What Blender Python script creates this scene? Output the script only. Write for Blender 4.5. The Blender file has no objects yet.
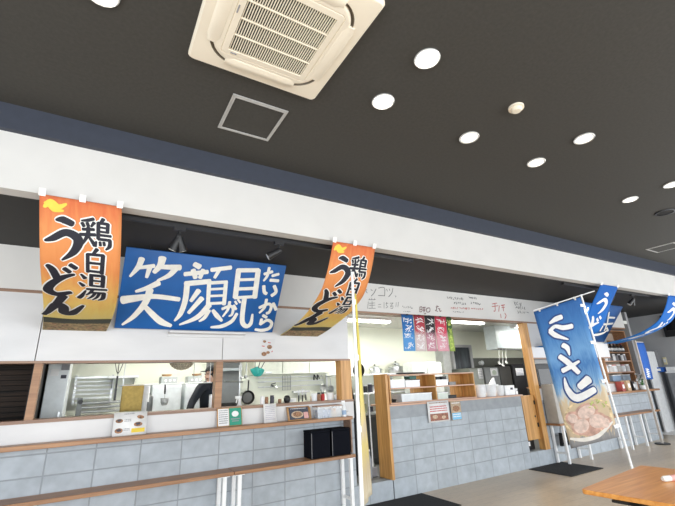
import bpy, bmesh, math, random
from mathutils import Vector, Matrix
random.seed(7)
sc = bpy.context.scene
COL = sc.collection
PI = math.pi

# ------------------------------------------------------------------ camera, world, lights, exposure
FPX, EYE = 397.6, 1.5
_ya, _pi, _ro = (math.radians(a) for a in (31.119, 18.27, -2.463))
_f = Vector((math.sin(_ya)*math.cos(_pi), math.cos(_ya)*math.cos(_pi), math.sin(_pi)))
_r0 = Vector((math.cos(_ya), -math.sin(_ya), 0)); _u0 = _r0.cross(_f)
_r = math.cos(_ro)*_r0 + math.sin(_ro)*_u0
_u = -math.sin(_ro)*_r0 + math.cos(_ro)*_u0
cd = bpy.data.cameras.new('camera'); cam = bpy.data.objects.new('camera', cd); COL.objects.link(cam)
cd.sensor_width = 36; cd.lens = FPX/675*36; cd.clip_start = .05
m3 = Matrix((_r, _u, -_f)).transposed()
cam.matrix_world = Matrix.Translation((0, 0, EYE)) @ m3.to_4x4()
sc.camera = cam
sc.view_settings.view_transform = 'Standard'; sc.view_settings.look = 'None'
sc.view_settings.gamma = 1; sc.view_settings.use_curve_mapping = False
sc.view_settings.exposure = 0.15
wd = bpy.data.worlds.new('sky'); sc.world = wd; wd.use_nodes = True
bg = wd.node_tree.nodes['Background']; bg.inputs[0].default_value = (.72, .86, 1, 1); bg.inputs[1].default_value = 1.0

def area(name, loc, rot, sx, sy, power, col=(1, 1, 1), spread=180):
    l = bpy.data.lights.new(name, 'AREA'); l.shape = 'RECTANGLE'; l.size = sx; l.size_y = sy
    l.energy = power; l.color = col; l.spread = math.radians(spread)
    o = bpy.data.objects.new(name, l); COL.objects.link(o); o.location = loc; o.rotation_euler = rot
    return o
DAY = (.93, .97, 1)
for k, x in enumerate((-1.6, 3.0, 7.6, 11.3)):                      # daylight through the street windows
    area('window_daylight', (x, -4.3, 1.65), (PI/2, 0, 0), 4.0 if k < 3 else 3.0, 2.5, 200, DAY)
area('window_daylight', (-3.85, 0.2, 1.6), (PI/2, 0, -PI/2), 4.2, 2.4, 150, DAY)
area('right_end_fill', (12.0, 1.5, 1.6), (PI/2, 0, PI/2), 4.0, 2.2, 90, DAY)  # added lamp to brighten the right end; no opening is built there
KW = (1, .98, .9)
KITCHEN_W = 30

# ------------------------------------------------------------------ pixel helpers (photograph is 675 x 506)
def ray(x, y): return _r*((x-337.5)/FPX) - _u*((y-253)/FPX) + _f
def PY(x, y, Y): d = ray(x, y); return Vector((0, 0, EYE)) + d*(Y/d.y)
def PX(x, y, X): d = ray(x, y); return Vector((0, 0, EYE)) + d*(X/d.x)
def PZ(x, y, Z): d = ray(x, y); return Vector((0, 0, EYE)) + d*((Z-EYE)/d.z)
def pr(P):
    v = P - Vector((0, 0, EYE)); z = v.dot(_f)
    return 337.5 + FPX*v.dot(_r)/z, 253 - FPX*v.dot(_u)/z

# ------------------------------------------------------------------ materials
MATS = {}
def M(name, col, rough=.5, metal=0, noise=None, emis=0, bump=0, alpha=1, trans=0, spec=None):
    if name in MATS: return MATS[name]
    m = bpy.data.materials.new(name); m.use_nodes = True; MATS[name] = m
    nt = m.node_tree; b = nt.nodes['Principled BSDF']
    c4 = (*col, 1)
    b.inputs['Base Color'].default_value = c4; b.inputs['Roughness'].default_value = rough; b.inputs['Metallic'].default_value = metal
    if spec is not None: b.inputs['Specular IOR Level'].default_value = spec
    if emis: b.inputs['Emission Color'].default_value = c4; b.inputs['Emission Strength'].default_value = emis
    if trans: b.inputs['Transmission Weight'].default_value = trans; b.inputs['IOR'].default_value = 1.2
    if alpha < 1: b.inputs['Alpha'].default_value = alpha
    if noise is None: noise = (14, .07)
    tc = nt.nodes.new('ShaderNodeTexCoord'); n = nt.nodes.new('ShaderNodeTexNoise'); n.inputs['Scale'].default_value = noise[0]
    n.inputs['Detail'].default_value = 4
    mp = nt.nodes.new('ShaderNodeMapping'); nt.links.new(tc.outputs['Object'], mp.inputs['Vector'])
    if len(noise) > 2: mp.inputs['Scale'].default_value = noise[2]
    nt.links.new(mp.outputs['Vector'], n.inputs['Vector'])
    r = nt.nodes.new('ShaderNodeValToRGB'); a = noise[1]
    r.color_ramp.elements[0].position = .3; r.color_ramp.elements[1].position = .7
    r.color_ramp.elements[0].color = (*[max(0, c*(1-a)) for c in col], 1); r.color_ramp.elements[1].color = (*[min(1, c*(1+a)) for c in col], 1)
    nt.links.new(n.outputs['Fac'], r.inputs['Fac']); nt.links.new(r.outputs['Color'], b.inputs['Base Color'])
    if bump:
        bn = nt.nodes.new('ShaderNodeBump'); bn.inputs['Strength'].default_value = bump; bn.inputs['Distance'].default_value = .01
        nt.links.new(n.outputs['Fac'], bn.inputs['Height']); nt.links.new(bn.outputs['Normal'], b.inputs['Normal'])
    return m
def wood(name, c1, c2, axis='X', rough=.4, sc_=1):
    if name in MATS: return MATS[name]
    m = bpy.data.materials.new(name); m.use_nodes = True; MATS[name] = m
    nt = m.node_tree; b = nt.nodes['Principled BSDF']; b.inputs['Roughness'].default_value = rough
    tc = nt.nodes.new('ShaderNodeTexCoord'); mp = nt.nodes.new('ShaderNodeMapping'); nt.links.new(tc.outputs['Object'], mp.inputs['Vector'])
    s = [30*sc_]*3; s['XYZ'.index(axis)] = 1.6*sc_; mp.inputs['Scale'].default_value = s
    n = nt.nodes.new('ShaderNodeTexNoise'); n.inputs['Scale'].default_value = 1; n.inputs['Detail'].default_value = 6; n.inputs['Distortion'].default_value = .6
    nt.links.new(mp.outputs['Vector'], n.inputs['Vector'])
    r = nt.nodes.new('ShaderNodeValToRGB'); e = r.color_ramp.elements; e[0].position = .3; e[1].position = .68
    e[0].color = (*c1, 1); e[1].color = (*c2, 1)
    nt.links.new(n.outputs['Fac'], r.inputs['Fac']); nt.links.new(r.outputs['Color'], b.inputs['Base Color'])
    return m
def grid_mat(name, col, joint, px, pz, ox, oz, jw, rough, var=.06, ax=('X', 'Z'), bump=.6, stagger=False, grain=None):
    """stack-bond blocks / floor planks from the world position"""
    m = bpy.data.materials.new(name); m.use_nodes = True; MATS[name] = m
    nt = m.node_tree; N = nt.nodes.new; L = nt.links.new
    b = nt.nodes['Principled BSDF']; b.inputs['Roughness'].default_value = rough
    g = N('ShaderNodeNewGeometry'); sp = N('ShaderNodeSeparateXYZ'); L(g.outputs['Position'], sp.inputs[0])
    def math_(op, a, bb=None, c=None):
        n = N('ShaderNodeMath'); n.operation = op
        for i, v in enumerate((a, bb, c)):
            if v is None: continue
            if isinstance(v, (int, float)): n.inputs[i].default_value = v
            else: L(v, n.inputs[i])
        return n.outputs[0]
    v = math_('DIVIDE', math_('SUBTRACT', math_('MAXIMUM', sp.outputs[2], .06) if ax[1] == 'Z' else sp.outputs[ax[1]], oz), pz)
    fv = math_('FLOOR', v)
    u = math_('DIVIDE', math_('SUBTRACT', sp.outputs[ax[0]], ox), px)
    if stagger: u = math_('ADD', u, math_('MULTIPLY', fv, .37))
    def dist(t, p): f = math_('FRACT', t); return math_('MULTIPLY', math_('MINIMUM', f, math_('SUBTRACT', 1, f)), p)
    d = math_('MINIMUM', dist(u, px), dist(v, pz))
    s = N('ShaderNodeMapRange'); s.inputs['From Min'].default_value = jw*.5; s.inputs['From Max'].default_value = jw*1.1; L(d, s.inputs['Value'])
    cx = N('ShaderNodeCombineXYZ'); L(math_('FLOOR', u), cx.inputs[0]); L(fv, cx.inputs[1])
    wn = N('ShaderNodeTexWhiteNoise'); wn.noise_dimensions = '2D'; L(cx.outputs[0], wn.inputs['Vector'])
    ns = N('ShaderNodeTexNoise'); ns.inputs['Scale'].default_value = 9; ns.inputs['Detail'].default_value = 8
    mp = N('ShaderNodeMapping'); L(g.outputs['Position'], mp.inputs['Vector']); L(mp.outputs['Vector'], ns.inputs['Vector'])
    if grain: mp.inputs['Scale'].default_value = grain
    k = math_('ADD', math_('MULTIPLY', math_('SUBTRACT', wn.outputs['Value'], .5), var*2), math_('MULTIPLY', math_('SUBTRACT', ns.outputs['Fac'], .5), .5))
    k = math_('ADD', k, 1)
    vm = N('ShaderNodeVectorMath'); vm.operation = 'SCALE'; vm.inputs[0].default_value = col; L(k, vm.inputs['Scale'])
    mx = N('ShaderNodeMix'); mx.data_type = 'RGBA'; L(s.outputs[0], mx.inputs[0]); mx.inputs[6].default_value = (*joint, 1); L(vm.outputs[0], mx.inputs[7])
    L(mx.outputs[2], b.inputs['Base Color'])
    bp = N('ShaderNodeBump'); bp.inputs['Strength'].default_value = bump; bp.inputs['Distance'].default_value = .006
    L(math_('ADD', s.outputs[0], math_('MULTIPLY', ns.outputs['Fac'], .15)), bp.inputs['Height']); L(bp.outputs[0], b.inputs['Normal'])
    return m

white = M('white_paint', (.64, .625, .60), .5, noise=(3, .03))
board = M('white_board', (.63, .625, .63), .4, noise=(2, .05, (1, 1, 3)))
dark_ceil = M('charcoal_ceiling', (.046, .043, .037), .75, noise=(40, .12))
soffit_m = M('black_soffit', (.024, .023, .022), .7)
navy = M('navy_fascia', (.034, .040, .058), .6)
wood_trim = wood('brown_trim', (.20, .11, .07), (.33, .20, .13))
shelf_w = wood('shelf_wood', (.24, .115, .055), (.40, .21, .10))
oak_z = wood('oak_upright', (.42, .20, .055), (.66, .36, .12), 'Z')
oak_x = wood('oak_across', (.42, .22, .09), (.62, .36, .17), 'X')
pine_x = wood('pink_pine', (.50, .29, .20), (.66, .42, .30), 'X')
table_w = wood('table_orange', (.60, .23, .045), (.80, .38, .10), 'X', .3)
dkwood = wood('dark_planks', (.006, .004, .003), (.034, .020, .013), 'X', .85)
block = grid_mat('concrete_block', (.405, .445, .485), (.295, .32, .345), .4, .19, 3.714, .05, .007, .85, .05)
floor_m = grid_mat('vinyl_planks', (.60, .485, .36), (.42, .345, .265), 1.2, .15, 0, 0, .003, .30, .05, ('X', 'Y'), .1, True, (1, 9, 1))
lintel = M('smooth_concrete', (.31, .335, .36), .8, noise=(8, .1), bump=.1)
cream = M('kitchen_panel', (.80, .82, .70), .4, noise=(2, .02))
steel = M('stainless', (.55, .56, .56), .3, 1, noise=(20, .05, (1, 1, 8)))
dksteel = M('dark_stainless', (.16, .165, .16), .4, .6)
whitem = M('white_metal', (.86, .87, .88), .35)
appl = M('appliance_white', (.74, .78, .79), .35)
cool_white = M('plastic_white', (.82, .84, .86), .4)
beige = M('beige_plastic', (.84, .76, .62), .5, noise=(6, .02))
beige_d = M('beige_gap', (.20, .17, .13), .7)
black = M('black_plastic', (.012, .012, .014), .45)
blackc = M('black_cloth', (.010, .011, .014), .9, noise=(60, .3))
blackm = M('black_metal', (.02, .02, .02), .4, .5)
iron = M('black_iron', (.03, .028, .026), .5, .4)
teal = M('teal_plastic', (.05, .52, .46), .4)
mustard = M('mustard_towel', (.42, .30, .09), .9, noise=(30, .15), bump=.3)
paper = M('white_paper', (.82, .82, .82), .7)
green = M('green_print', (.03, .30, .20), .6)
red = M('red_print', (.50, .03, .03), .6)
brown = M('brown_print', (.30, .16, .09), .7, noise=(60, .6))
darkp = M('dark_print', (.05, .05, .07), .6)
tan = M('tan_print', (.55, .42, .30), .7, noise=(80, .4))
yellowp = M('yellow_print', (.75, .55, .06), .6)
greyp = M('grey_print', (.28, .28, .30), .7)
pinkp = M('pink_print', (.72, .40, .38), .7)
signblue = M('sign_blue', (.008, .105, .36), .45, noise=(5, .1))
bannerblue = M('banner_blue', (.01, .10, .42), .7)
brush = M('brush_white', (.82, .80, .74), .6)
ink = M('ink_black', (.013, .014, .025), .7)
navyline = M('navy_outline', (.02, .06, .22), .7)
glassy = M('clear_plastic', (.9, .93, .96), .08, 0, alpha=.28)
bluebox = M('blue_contents', (.16, .24, .40), .6, noise=(25, .3))
tube_m = M('fluorescent_tube', (1, .99, .94), .4, emis=6)
lamp_m = M('downlight_lamp', (1, .95, .84), .4, emis=22)
lamp_m2 = M('downlight_lamp_dim', (1, .97, .88), .4, emis=1.6)  # same lamps; their dimmer look at a slant is set in the emission
ltrim = M('downlight_reflector', (.75, .75, .73), .25, .3)
matm = M('black_mat', (.018, .020, .022), .95, noise=(120, .4), bump=.5)
greyw = M('grey_wall', (.36, .36, .37), .7, noise=(3, .04))
skin = M('skin', (.62, .38, .27), .6)
shirt = M('navy_shirt', (.008, .011, .018), .85)
hair = M('black_hair', (.01, .009, .008), .6)
leaf = M('leaf_green', (.06, .20, .04), .6)
hoodm = M('hood_panel', (.60, .67, .70), .35)
whitem2 = M('white_outline', (.84, .82, .78), .7)

# ------------------------------------------------------------------ geometry
class B:
    def __init__(s): s.bm = bmesh.new()
    def hexa(s, p):
        v = [s.bm.verts.new(q) for q in p]
        for f in ((0, 3, 2, 1), (4, 5, 6, 7), (0, 1, 5, 4), (1, 2, 6, 5), (2, 3, 7, 6), (3, 0, 4, 7)): s.bm.faces.new([v[i] for i in f])
        return s
    def box(s, x0, x1, y0, y1, z0, z1):
        return s.hexa([(x0, y0, z0), (x1, y0, z0), (x1, y1, z0), (x0, y1, z0), (x0, y0, z1), (x1, y0, z1), (x1, y1, z1), (x0, y1, z1)])
    def obox(s, c, sx, sy, sz, rot=None):
        c = Vector(c); rot = rot or Matrix.Identity(3)
        return s.hexa([c + rot @ Vector((a*sx/2, b*sy/2, d*sz/2)) for a, b, d in ((-1, -1, -1), (1, -1, -1), (1, 1, -1), (-1, 1, -1), (-1, -1, 1), (1, -1, 1), (1, 1, 1), (-1, 1, 1))])
    def beam(s, p0, p1, w, h, up=(0, 0, 1)):
        p0, p1 = Vector(p0), Vector(p1); d = (p1-p0).normalized(); a = d.cross(Vector(up))
        if a.length < 1e-4: a = d.cross(Vector((1, 0, 0)))
        a.normalize(); u = a.cross(d)
        q = lambda p: [p - a*w/2 - u*h/2, p + a*w/2 - u*h/2, p + a*w/2 + u*h/2, p - a*w/2 + u*h/2]
        return s.hexa(q(p0) + q(p1))
    def tube(s, pts, r, n=10, closed=False):
        pts = [Vector(p) for p in pts]; rs = r if isinstance(r, (list, tuple)) else [r]*len(pts)
        rings = []; ref = None
        for i, p in enumerate(pts):
            if closed: d = pts[(i+1) % len(pts)] - pts[i-1]
            else: d = pts[min(i+1, len(pts)-1)] - pts[max(i-1, 0)]
            d.normalize()
            if ref is None: ref = Vector((0, 0, 1)) if abs(d.z) < .9 else Vector((1, 0, 0))
            a = d.cross(ref).normalized(); b = a.cross(d).normalized(); ref = b
            rings.append([s.bm.verts.new(p + (a*math.cos(2*PI*k/n) + b*math.sin(2*PI*k/n))*rs[i]) for k in range(n)])
        m = len(rings)
        for i in range(m if closed else m-1):
            A, C = rings[i], rings[(i+1) % m]
            for k in range(n): s.bm.faces.new((A[k], A[(k+1) % n], C[(k+1) % n], C[k]))
        if not closed: s.bm.faces.new(rings[0][::-1]); s.bm.faces.new(rings[-1])
        return s
    def lathe(s, prof, org=(0, 0, 0), n=24, rot=None):
        org = Vector(org); rot = rot or Matrix.Identity(3); rings = []
        for r, z in prof:
            if r < 1e-5: rings.append([s.bm.verts.new(org + rot @ Vector((0, 0, z)))])
            else: rings.append([s.bm.verts.new(org + rot @ Vector((r*math.cos(2*PI*k/n), r*math.sin(2*PI*k/n), z))) for k in range(n)])
        for A, C in zip(rings, rings[1:]):
            for k in range(n):
                a, b = A[k % len(A)], A[(k+1) % len(A)]; c, d = C[(k+1) % len(C)], C[k % len(C)]
                f = []
                for v in (a, b, c, d):
                    if v not in f: f.append(v)
                if len(f) > 2: s.bm.faces.new(f)
        return s
    def prism(s, poly, vec):
        vec = Vector(vec); a = [s.bm.verts.new(Vector(p)) for p in poly]; b = [s.bm.verts.new(Vector(p) + vec) for p in poly]
        s.bm.faces.new(a[::-1]); s.bm.faces.new(b); n = len(a)
        for k in range(n): s.bm.faces.new((a[k], a[(k+1) % n], b[(k+1) % n], b[k]))
        return s
    def ell(s, c, rx, ry, rz, n=12):
        mt = Matrix.Translation(c) @ Matrix.Diagonal((rx, ry, rz, 1))
        bmesh.ops.create_uvsphere(s.bm, u_segments=n, v_segments=max(6, n//2+2), radius=1, matrix=mt)
        return s
def wl(o):
    v = Vector((0, 0, 0))
    while o: v += o.location; o = o.parent
    return v
def obj(name, b, mat, parent=None, smooth=False, bev=0, keep=False):
    bm = b.bm if isinstance(b, B) else b
    bmesh.ops.recalc_face_normals(bm, faces=bm.faces)
    me = bpy.data.meshes.new(name); o = bpy.data.objects.new(name, me); COL.objects.link(o)
    if parent: o.parent = parent; off = wl(parent)
    elif keep: off = Vector((0, 0, 0))
    else:
        xs = [v.co for v in bm.verts]
        off = Vector(((min(v.x for v in xs)+max(v.x for v in xs))/2, (min(v.y for v in xs)+max(v.y for v in xs))/2, min(v.z for v in xs)))
        o.location = off
    bmesh.ops.translate(bm, verts=bm.verts, vec=-off)
    bm.to_mesh(me); bm.free()
    for m in (mat if isinstance(mat, (list, tuple)) else [mat]): me.materials.append(m)
    if smooth:
        for p in me.polygons: p.use_smooth = True
        me.set_sharp_from_angle(angle=math.radians(40))
    if bev:
        md = o.modifiers.new('bevel', 'BEVEL'); md.width = bev; md.segments = 2; md.limit_method = 'ANGLE'
    return o
def tag(o, label, cat, group=None):
    o['label'] = label; o['category'] = cat
    if group: o['group'] = group
    return o
def thing(name, label, cat, loc, group=None):
    o = bpy.data.objects.new(name, None); COL.objects.link(o); o.location = Vector(loc); o.empty_display_size = .1
    return tag(o, label, cat, group)
def struct(name, b, mat, bev=0, smooth=False):
    o = obj(name, b, mat, None, smooth, bev, keep=True); o['kind'] = 'structure'; return o
def dup(root, loc, label=None):
    r = root.copy(); COL.objects.link(r); r.location = Vector(loc)
    if label: r['label'] = label
    for ch in list(root.children):
        c = ch.copy(); COL.objects.link(c); c.parent = r
        for g in ch.children:
            d = g.copy(); COL.objects.link(d); d.parent = c
    return r

# ------------------------------------------------------------------ printed surfaces: strokes and letters laid on sheets
def smooth_line(pts, ws, k=6):
    if len(pts) == 2: k = 1
    P = [Vector(p) for p in pts]; out = []
    for i in range(len(P)-1):
        p0, p1, p2, p3 = P[max(i-1, 0)], P[i], P[i+1], P[min(i+2, len(P)-1)]
        for j in range(k):
            t = j/k
            q = .5*((2*p1) + (p2-p0)*t + (2*p0-5*p1+4*p2-p3)*t*t + (3*p1-p0-3*p2+p3)*t**3)
            out.append((q, ws[i]*(1-t) + ws[i+1]*t))
    out.append((P[-1], ws[-1])); return out
STEP = [0]
def stroke(bm, pts, ws, grow=0):
    """a brush stroke in 2-D: tapered ribbon with round ends"""
    if isinstance(ws, (int, float)): ws = [ws]*len(pts)
    if len(ws) < len(pts): ws = list(ws) + [ws[-1]]*(len(pts)-len(ws))
    L = smooth_line(pts, ws); a = []; c = []
    for i, (p, w) in enumerate(L):
        d = L[min(i+1, len(L)-1)][0] - L[max(i-1, 0)][0]
        if d.length < 1e-9: d = Vector((1, 0))
        d.normalize(); n = Vector((-d.y, d.x)); h = w/2 + grow
        a.append(p + n*h); c.append(p - n*h)
    lvl = STEP[0] % 40*5e-5; STEP[0] += 1
    V = lambda q: bm.verts.new((q.x, q.y, lvl))
    va = [V(q) for q in a]; vc = [V(q) for q in c]
    for i in range(len(va)-1): bm.faces.new((va[i], va[i+1], vc[i+1], vc[i]))
    for end, sgn in ((0, -1), (-1, 1)):
        p, w = L[end]; d = (L[1][0]-L[0][0]) if end == 0 else (L[-1][0]-L[-2][0]); d.normalize(); d = d*sgn; n = Vector((-d.y, d.x)); h = w/2 + grow
        fan = [V(p + (n*math.cos(t) + d*math.sin(t)*.55)*h) for t in [PI*k/6 for k in range(7)]]
        bm.faces.new(fan)
def text_bm(body, size, bold=0):
    cu = bpy.data.curves.new('t', 'FONT'); cu.body = body; cu.size = size; cu.offset = bold; cu.align_x = 'CENTER'; cu.align_y = 'CENTER'; cu.resolution_u = 3
    o = bpy.data.objects.new('t', cu); COL.objects.link(o); dg = bpy.context.evaluated_depsgraph_get(); dg.update()
    me = bpy.data.meshes.new_from_object(o.evaluated_get(dg)); bm = bmesh.new(); bm.from_mesh(me)
    bpy.data.objects.remove(o); bpy.data.curves.remove(cu); bpy.data.meshes.remove(me)
    xs = [v.co.x for v in bm.verts]; ys = [v.co.y for v in bm.verts]
    if xs: bmesh.ops.translate(bm, verts=bm.verts, vec=(-(min(xs)+max(xs))/2, -(min(ys)+max(ys))/2, 0))
    return bm
def add_bm(dst, src, mt):
    bmesh.ops.transform(src, matrix=mt, verts=src.verts); me = bpy.data.meshes.new('x'); src.to_mesh(me); src.free(); dst.from_mesh(me); bpy.data.meshes.remove(me)
class Sheet:
    """S(u, v): u across in metres from the left edge, v down in metres from the top edge -> point and outward normal"""
    def __init__(s, fn, W, H): s.fn, s.W, s.H = fn, W, H
    def nrm(s, u, v):
        e = .004; a = s.fn(u+e, v)-s.fn(u-e, v); b = s.fn(u, v+e)-s.fn(u, v-e); return b.cross(a).normalized()
    def inv(s, x, y, sx=1):
        u, v = s.W/2, s.H/2
        for _ in range(25):
            q = pr(s.fn(u, v)); e = .002; qu = pr(s.fn(u+e, v)); qv = pr(s.fn(u, v+e))
            a, b, c, d = (qu[0]-q[0])/e, (qv[0]-q[0])/e, (qu[1]-q[1])/e, (qv[1]-q[1])/e
            det = a*d-b*c; rx, ry = x-q[0], y-q[1]
            du, dv = (d*rx-b*ry)/det, (a*ry-c*rx)/det; m = max(abs(du), abs(dv), .3)/.3
            u += du/m; v += dv/m
        return Vector((u, v))
    def scale(s, x, y):
        q = s.inv(x, y); a = s.inv(x+4, y); b = s.inv(x, y+4)
        return math.sqrt(abs((a-q).x*(b-q).y-(a-q).y*(b-q).x))/4
    def lay(s, name, bm, mat, parent, off, cuts=0, flip=False):
        """bm holds (u, v, 0); cut it finely along v so it follows the sag, then lay it on the sheet"""
        if cuts:
            for k in range(1, cuts):
                bmesh.ops.bisect_plane(bm, geom=bm.verts[:]+bm.edges[:]+bm.faces[:], plane_co=(0, s.H*k/cuts, 0), plane_no=(0, 1, 0))
        for v in bm.verts: u_, v_ = v.co.x, v.co.y; v.co = s.fn(u_, v_) + s.nrm(u_, v_)*(off + v.co.z)
        return obj(name, bm, mat, parent)
    def cloth(s, nu, nv, thick=.004, uv=True):
        bm = bmesh.new(); lay = bm.loops.layers.uv.new('UVMap'); fr = []; bk = []
        for j in range(nv+1):
            fr.append([]); bk.append([])
            for i in range(nu+1):
                u, v = s.W*i/nu, s.H*j/nv; p = s.fn(u, v); n = s.nrm(u, v)
                fr[j].append(bm.verts.new(p)); bk[j].append(bm.verts.new(p - n*thick))
        def F(vs, uvs):
            f = bm.faces.new(vs); f.smooth = True
            for l, q in zip(f.loops, uvs): l[lay].uv = q
        for j in range(nv):
            for i in range(nu):
                q = [(i/nu, j/nv), ((i+1)/nu, j/nv), ((i+1)/nu, (j+1)/nv), (i/nu, (j+1)/nv)]
                F((fr[j][i], fr[j][i+1], fr[j+1][i+1], fr[j+1][i]), q); F((bk[j][i], bk[j+1][i], bk[j+1][i+1], bk[j][i+1]), [q[0], q[3], q[2], q[1]])
        for j in range(nv):
            F((fr[j][0], fr[j+1][0], bk[j+1][0], bk[j][0]), [(0, j/nv)]*4); F((fr[j][nu], bk[j][nu], bk[j+1][nu], fr[j+1][nu]), [(1, j/nv)]*4)
        for i in range(nu):
            F((fr[0][i], bk[0][i], bk[0][i+1], fr[0][i+1]), [(i/nu, 0)]*4); F((fr[nv][i], fr[nv][i+1], bk[nv][i+1], bk[nv][i]), [(i/nu, 1)]*4)
        return bm
def strokes_uv(sheet, data, x0, y0, s, grow=0):
    """strokes traced in a zoomed view of the photograph -> sheet metres"""
    bm = bmesh.new()
    for pts, ws in data:
        P = [sheet.inv(x0+p[0]/s, y0+p[1]/s) for p in pts]
        k = sheet.scale(x0+pts[0][0]/s, y0+pts[0][1]/s)/s
        if isinstance(ws, (int, float)): ws = [ws]*len(pts)
        stroke(bm, P, [w*k for w in ws], grow)
    return bm
def char_uv(bm, ch, u, v, w, h, bold):
    t = text_bm(ch, 1, bold); xs = [q.co.x for q in t.verts]; ys = [q.co.y for q in t.verts]
    if not xs: return
    a, c = max(xs)-min(xs), max(ys)-min(ys)
    add_bm(bm, t, Matrix.Translation((u, v, 0)) @ Matrix.Diagonal((w/a, -h/c, 1, 1)))
def rect_uv(bm, u0, u1, v0, v1):
    bm.faces.new([bm.verts.new((a, b, 0)) for a, b in ((u0, v0), (u1, v0), (u1, v1), (u0, v1))])
def grid_uv(bm, u0, u1, v0, v1, nu, nv):
    g = [[bm.verts.new((u0+(u1-u0)*i/nu, v0+(v1-v0)*j/nv, 0)) for i in range(nu+1)] for j in range(nv+1)]
    for j in range(nv):
        for i in range(nu): bm.faces.new((g[j][i], g[j][i+1], g[j+1][i+1], g[j+1][i]))
def ell_uv(bm, u, v, a, b, n=20, rot=0):
    bm.faces.new([bm.verts.new((u + a*math.cos(2*PI*k/n)*math.cos(rot) - b*math.sin(2*PI*k/n)*math.sin(rot), v + a*math.cos(2*PI*k/n)*math.sin(rot) + b*math.sin(2*PI*k/n)*math.cos(rot), 0)) for k in range(n)])

def uv_ramp_mat(name, stops, noise_amt=.12, nscale=5, rough=.75, dist=2.0, mapscale=(2, 1, 1)):
    m = bpy.data.materials.new(name); m.use_nodes = True; nt = m.node_tree; N = nt.nodes.new; L = nt.links.new
    b = nt.nodes['Principled BSDF']; b.inputs['Roughness'].default_value = rough; b.inputs['Specular IOR Level'].default_value = .2
    uv = N('ShaderNodeUVMap'); sp = N('ShaderNodeSeparateXYZ'); L(uv.outputs[0], sp.inputs[0])
    mp = N('ShaderNodeMapping'); mp.inputs['Scale'].default_value = mapscale; L(uv.outputs[0], mp.inputs['Vector'])
    ns = N('ShaderNodeTexNoise'); ns.inputs['Scale'].default_value = nscale; ns.inputs['Detail'].default_value = 5; ns.inputs['Distortion'].default_value = dist; L(mp.outputs[0], ns.inputs['Vector'])
    a = N('ShaderNodeMath'); a.operation = 'MULTIPLY_ADD'; L(ns.outputs['Fac'], a.inputs[0]); a.inputs[1].default_value = noise_amt*2; a.inputs[2].default_value = -noise_amt
    c = N('ShaderNodeMath'); c.operation = 'ADD'; L(a.outputs[0], c.inputs[0]); L(sp.outputs[1], c.inputs[1])
    r = N('ShaderNodeValToRGB'); e = r.color_ramp.elements
    while len(e) < len(stops): e.new(.5)
    for el, (p, col) in zip(e, stops): el.position = p; el.color = (*col, 1)
    L(c.outputs[0], r.inputs['Fac']); L(r.outputs[0], b.inputs['Base Color']); return m

# ------------------------------------------------------------------ the room shell
WY = 4.93
struct('floor', B().box(-4, 13.2, -4.6, 8.0, -.1, 0), floor_m)
struct('ceiling', B().box(-4.1, 13.3, -4.7, 3.5, 3.65, 3.75), dark_ceil)
struct('trim_1', B().box(-4, 13.2, 3.42, 3.6, 3.435, 3.65), navy)
struct('wall_front', B().box(-4, 13.2, 3.47, 3.6, 2.97, 3.435), white)
struct('ceiling.001', B().box(-4, 13.2, 3.6, 8.0, 2.97, 3.07), soffit_m)
b = B()
b.box(-4, 3.12, WY, 5.05, 0, 1.06).box(3.12, 3.70, WY, 5.05, 0, .24).box(6.71, 7.28, WY, 5.05, 0, .24).box(7.28, 11.6, WY, 5.05, 0, 1.06)
struct('wall_back', b, block)
struct('wall_back.001', B().box(-4, 3.12, 4.915, 5.05, 1.06, 1.27).box(7.28, 11.0, 4.915, 5.05, 1.06, 1.27), board)
b = B()                                                          # boards above the kitchen openings, with their butt joints left open
for x0, x1 in ((-4, -.512), (-.504, 1.293), (1.301, 3.077)): b.box(x0, x1, 4.91, 5.03, 1.835, 2.495)
b.box(7.2, 10.1, 4.91, 5.03, 1.835, 2.495)
struct('wall_back.002', b, board)
struct('wall_back.003', B().box(-4, 11.1, 4.905, 5.03, 2.525, 2.97), white)
struct('trim_2', B().box(-4, 11.1, 4.90, 5.04, 2.495, 2.525), wood_trim)
struct('trim_3', B().box(-4, 3.1, 4.905, 5.07, 1.812, 1.835).box(7.26, 10.1, 4.905, 5.07, 1.812, 1.835), wood_trim)
struct('trim_4', B().box(-4, 3.12, 4.905, 5.18, 1.27, 1.30).box(7.28, 10.9, 4.905, 5.18, 1.27, 1.30), wood_trim)
struct('trim_5', B().box(-.505, -.44, 4.92, 5.04, 1.30, 1.812), shelf_w)
struct('trim_6', B().box(1.235, 1.315, 4.92, 5.04, 1.30, 1.812), shelf_w)
struct('trim_7', B().box(2.935, 3.10, 4.905, 5.05, 1.30, 1.812), oak_z)
struct('trim_8', B().box(7.12, 7.26, 4.90, 5.02, .24, 2.495), oak_z, bev=.004)
struct('floor.001', B().box(-.5, 11.6, 5.05, 7.3, 0, .24), M('kitchen_floor', (.14, .14, .14), .5))
struct('wall_kitchen', B().box(-4, 12, 7.25, 7.35, 0, 2.97), cream)
struct('ceiling.002', B().box(-.49, 11.6, 5.05, 7.25, 2.66, 2.74), M('kitchen_ceiling', (.78, .79, .74), .6))
struct('wall_partition', B().box(-.53, -.49, 5.1, 7.25, .24, 2.66), M('partition_dark', (.02, .018, .017), .6))
b = B()                                                          # rough dark timber slats beyond the left opening
for k in range(22):
    z = .9 + k*.052; x = -4
    while x < -.56:
        w = random.uniform(.12, .45); b.box(x, min(x+w, -.52), 5.42, 5.47 + random.uniform(0, .0), z, z+.044); x += w
for v in b.bm.verts: v.co.y += 0
struct('wall_slats', b, dkwood)
struct('wall_slats.001', B().box(-4, -.5, 5.47, 5.52, 0, 2.6), M('slat_backing', (.006, .005, .004), .8))
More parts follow.
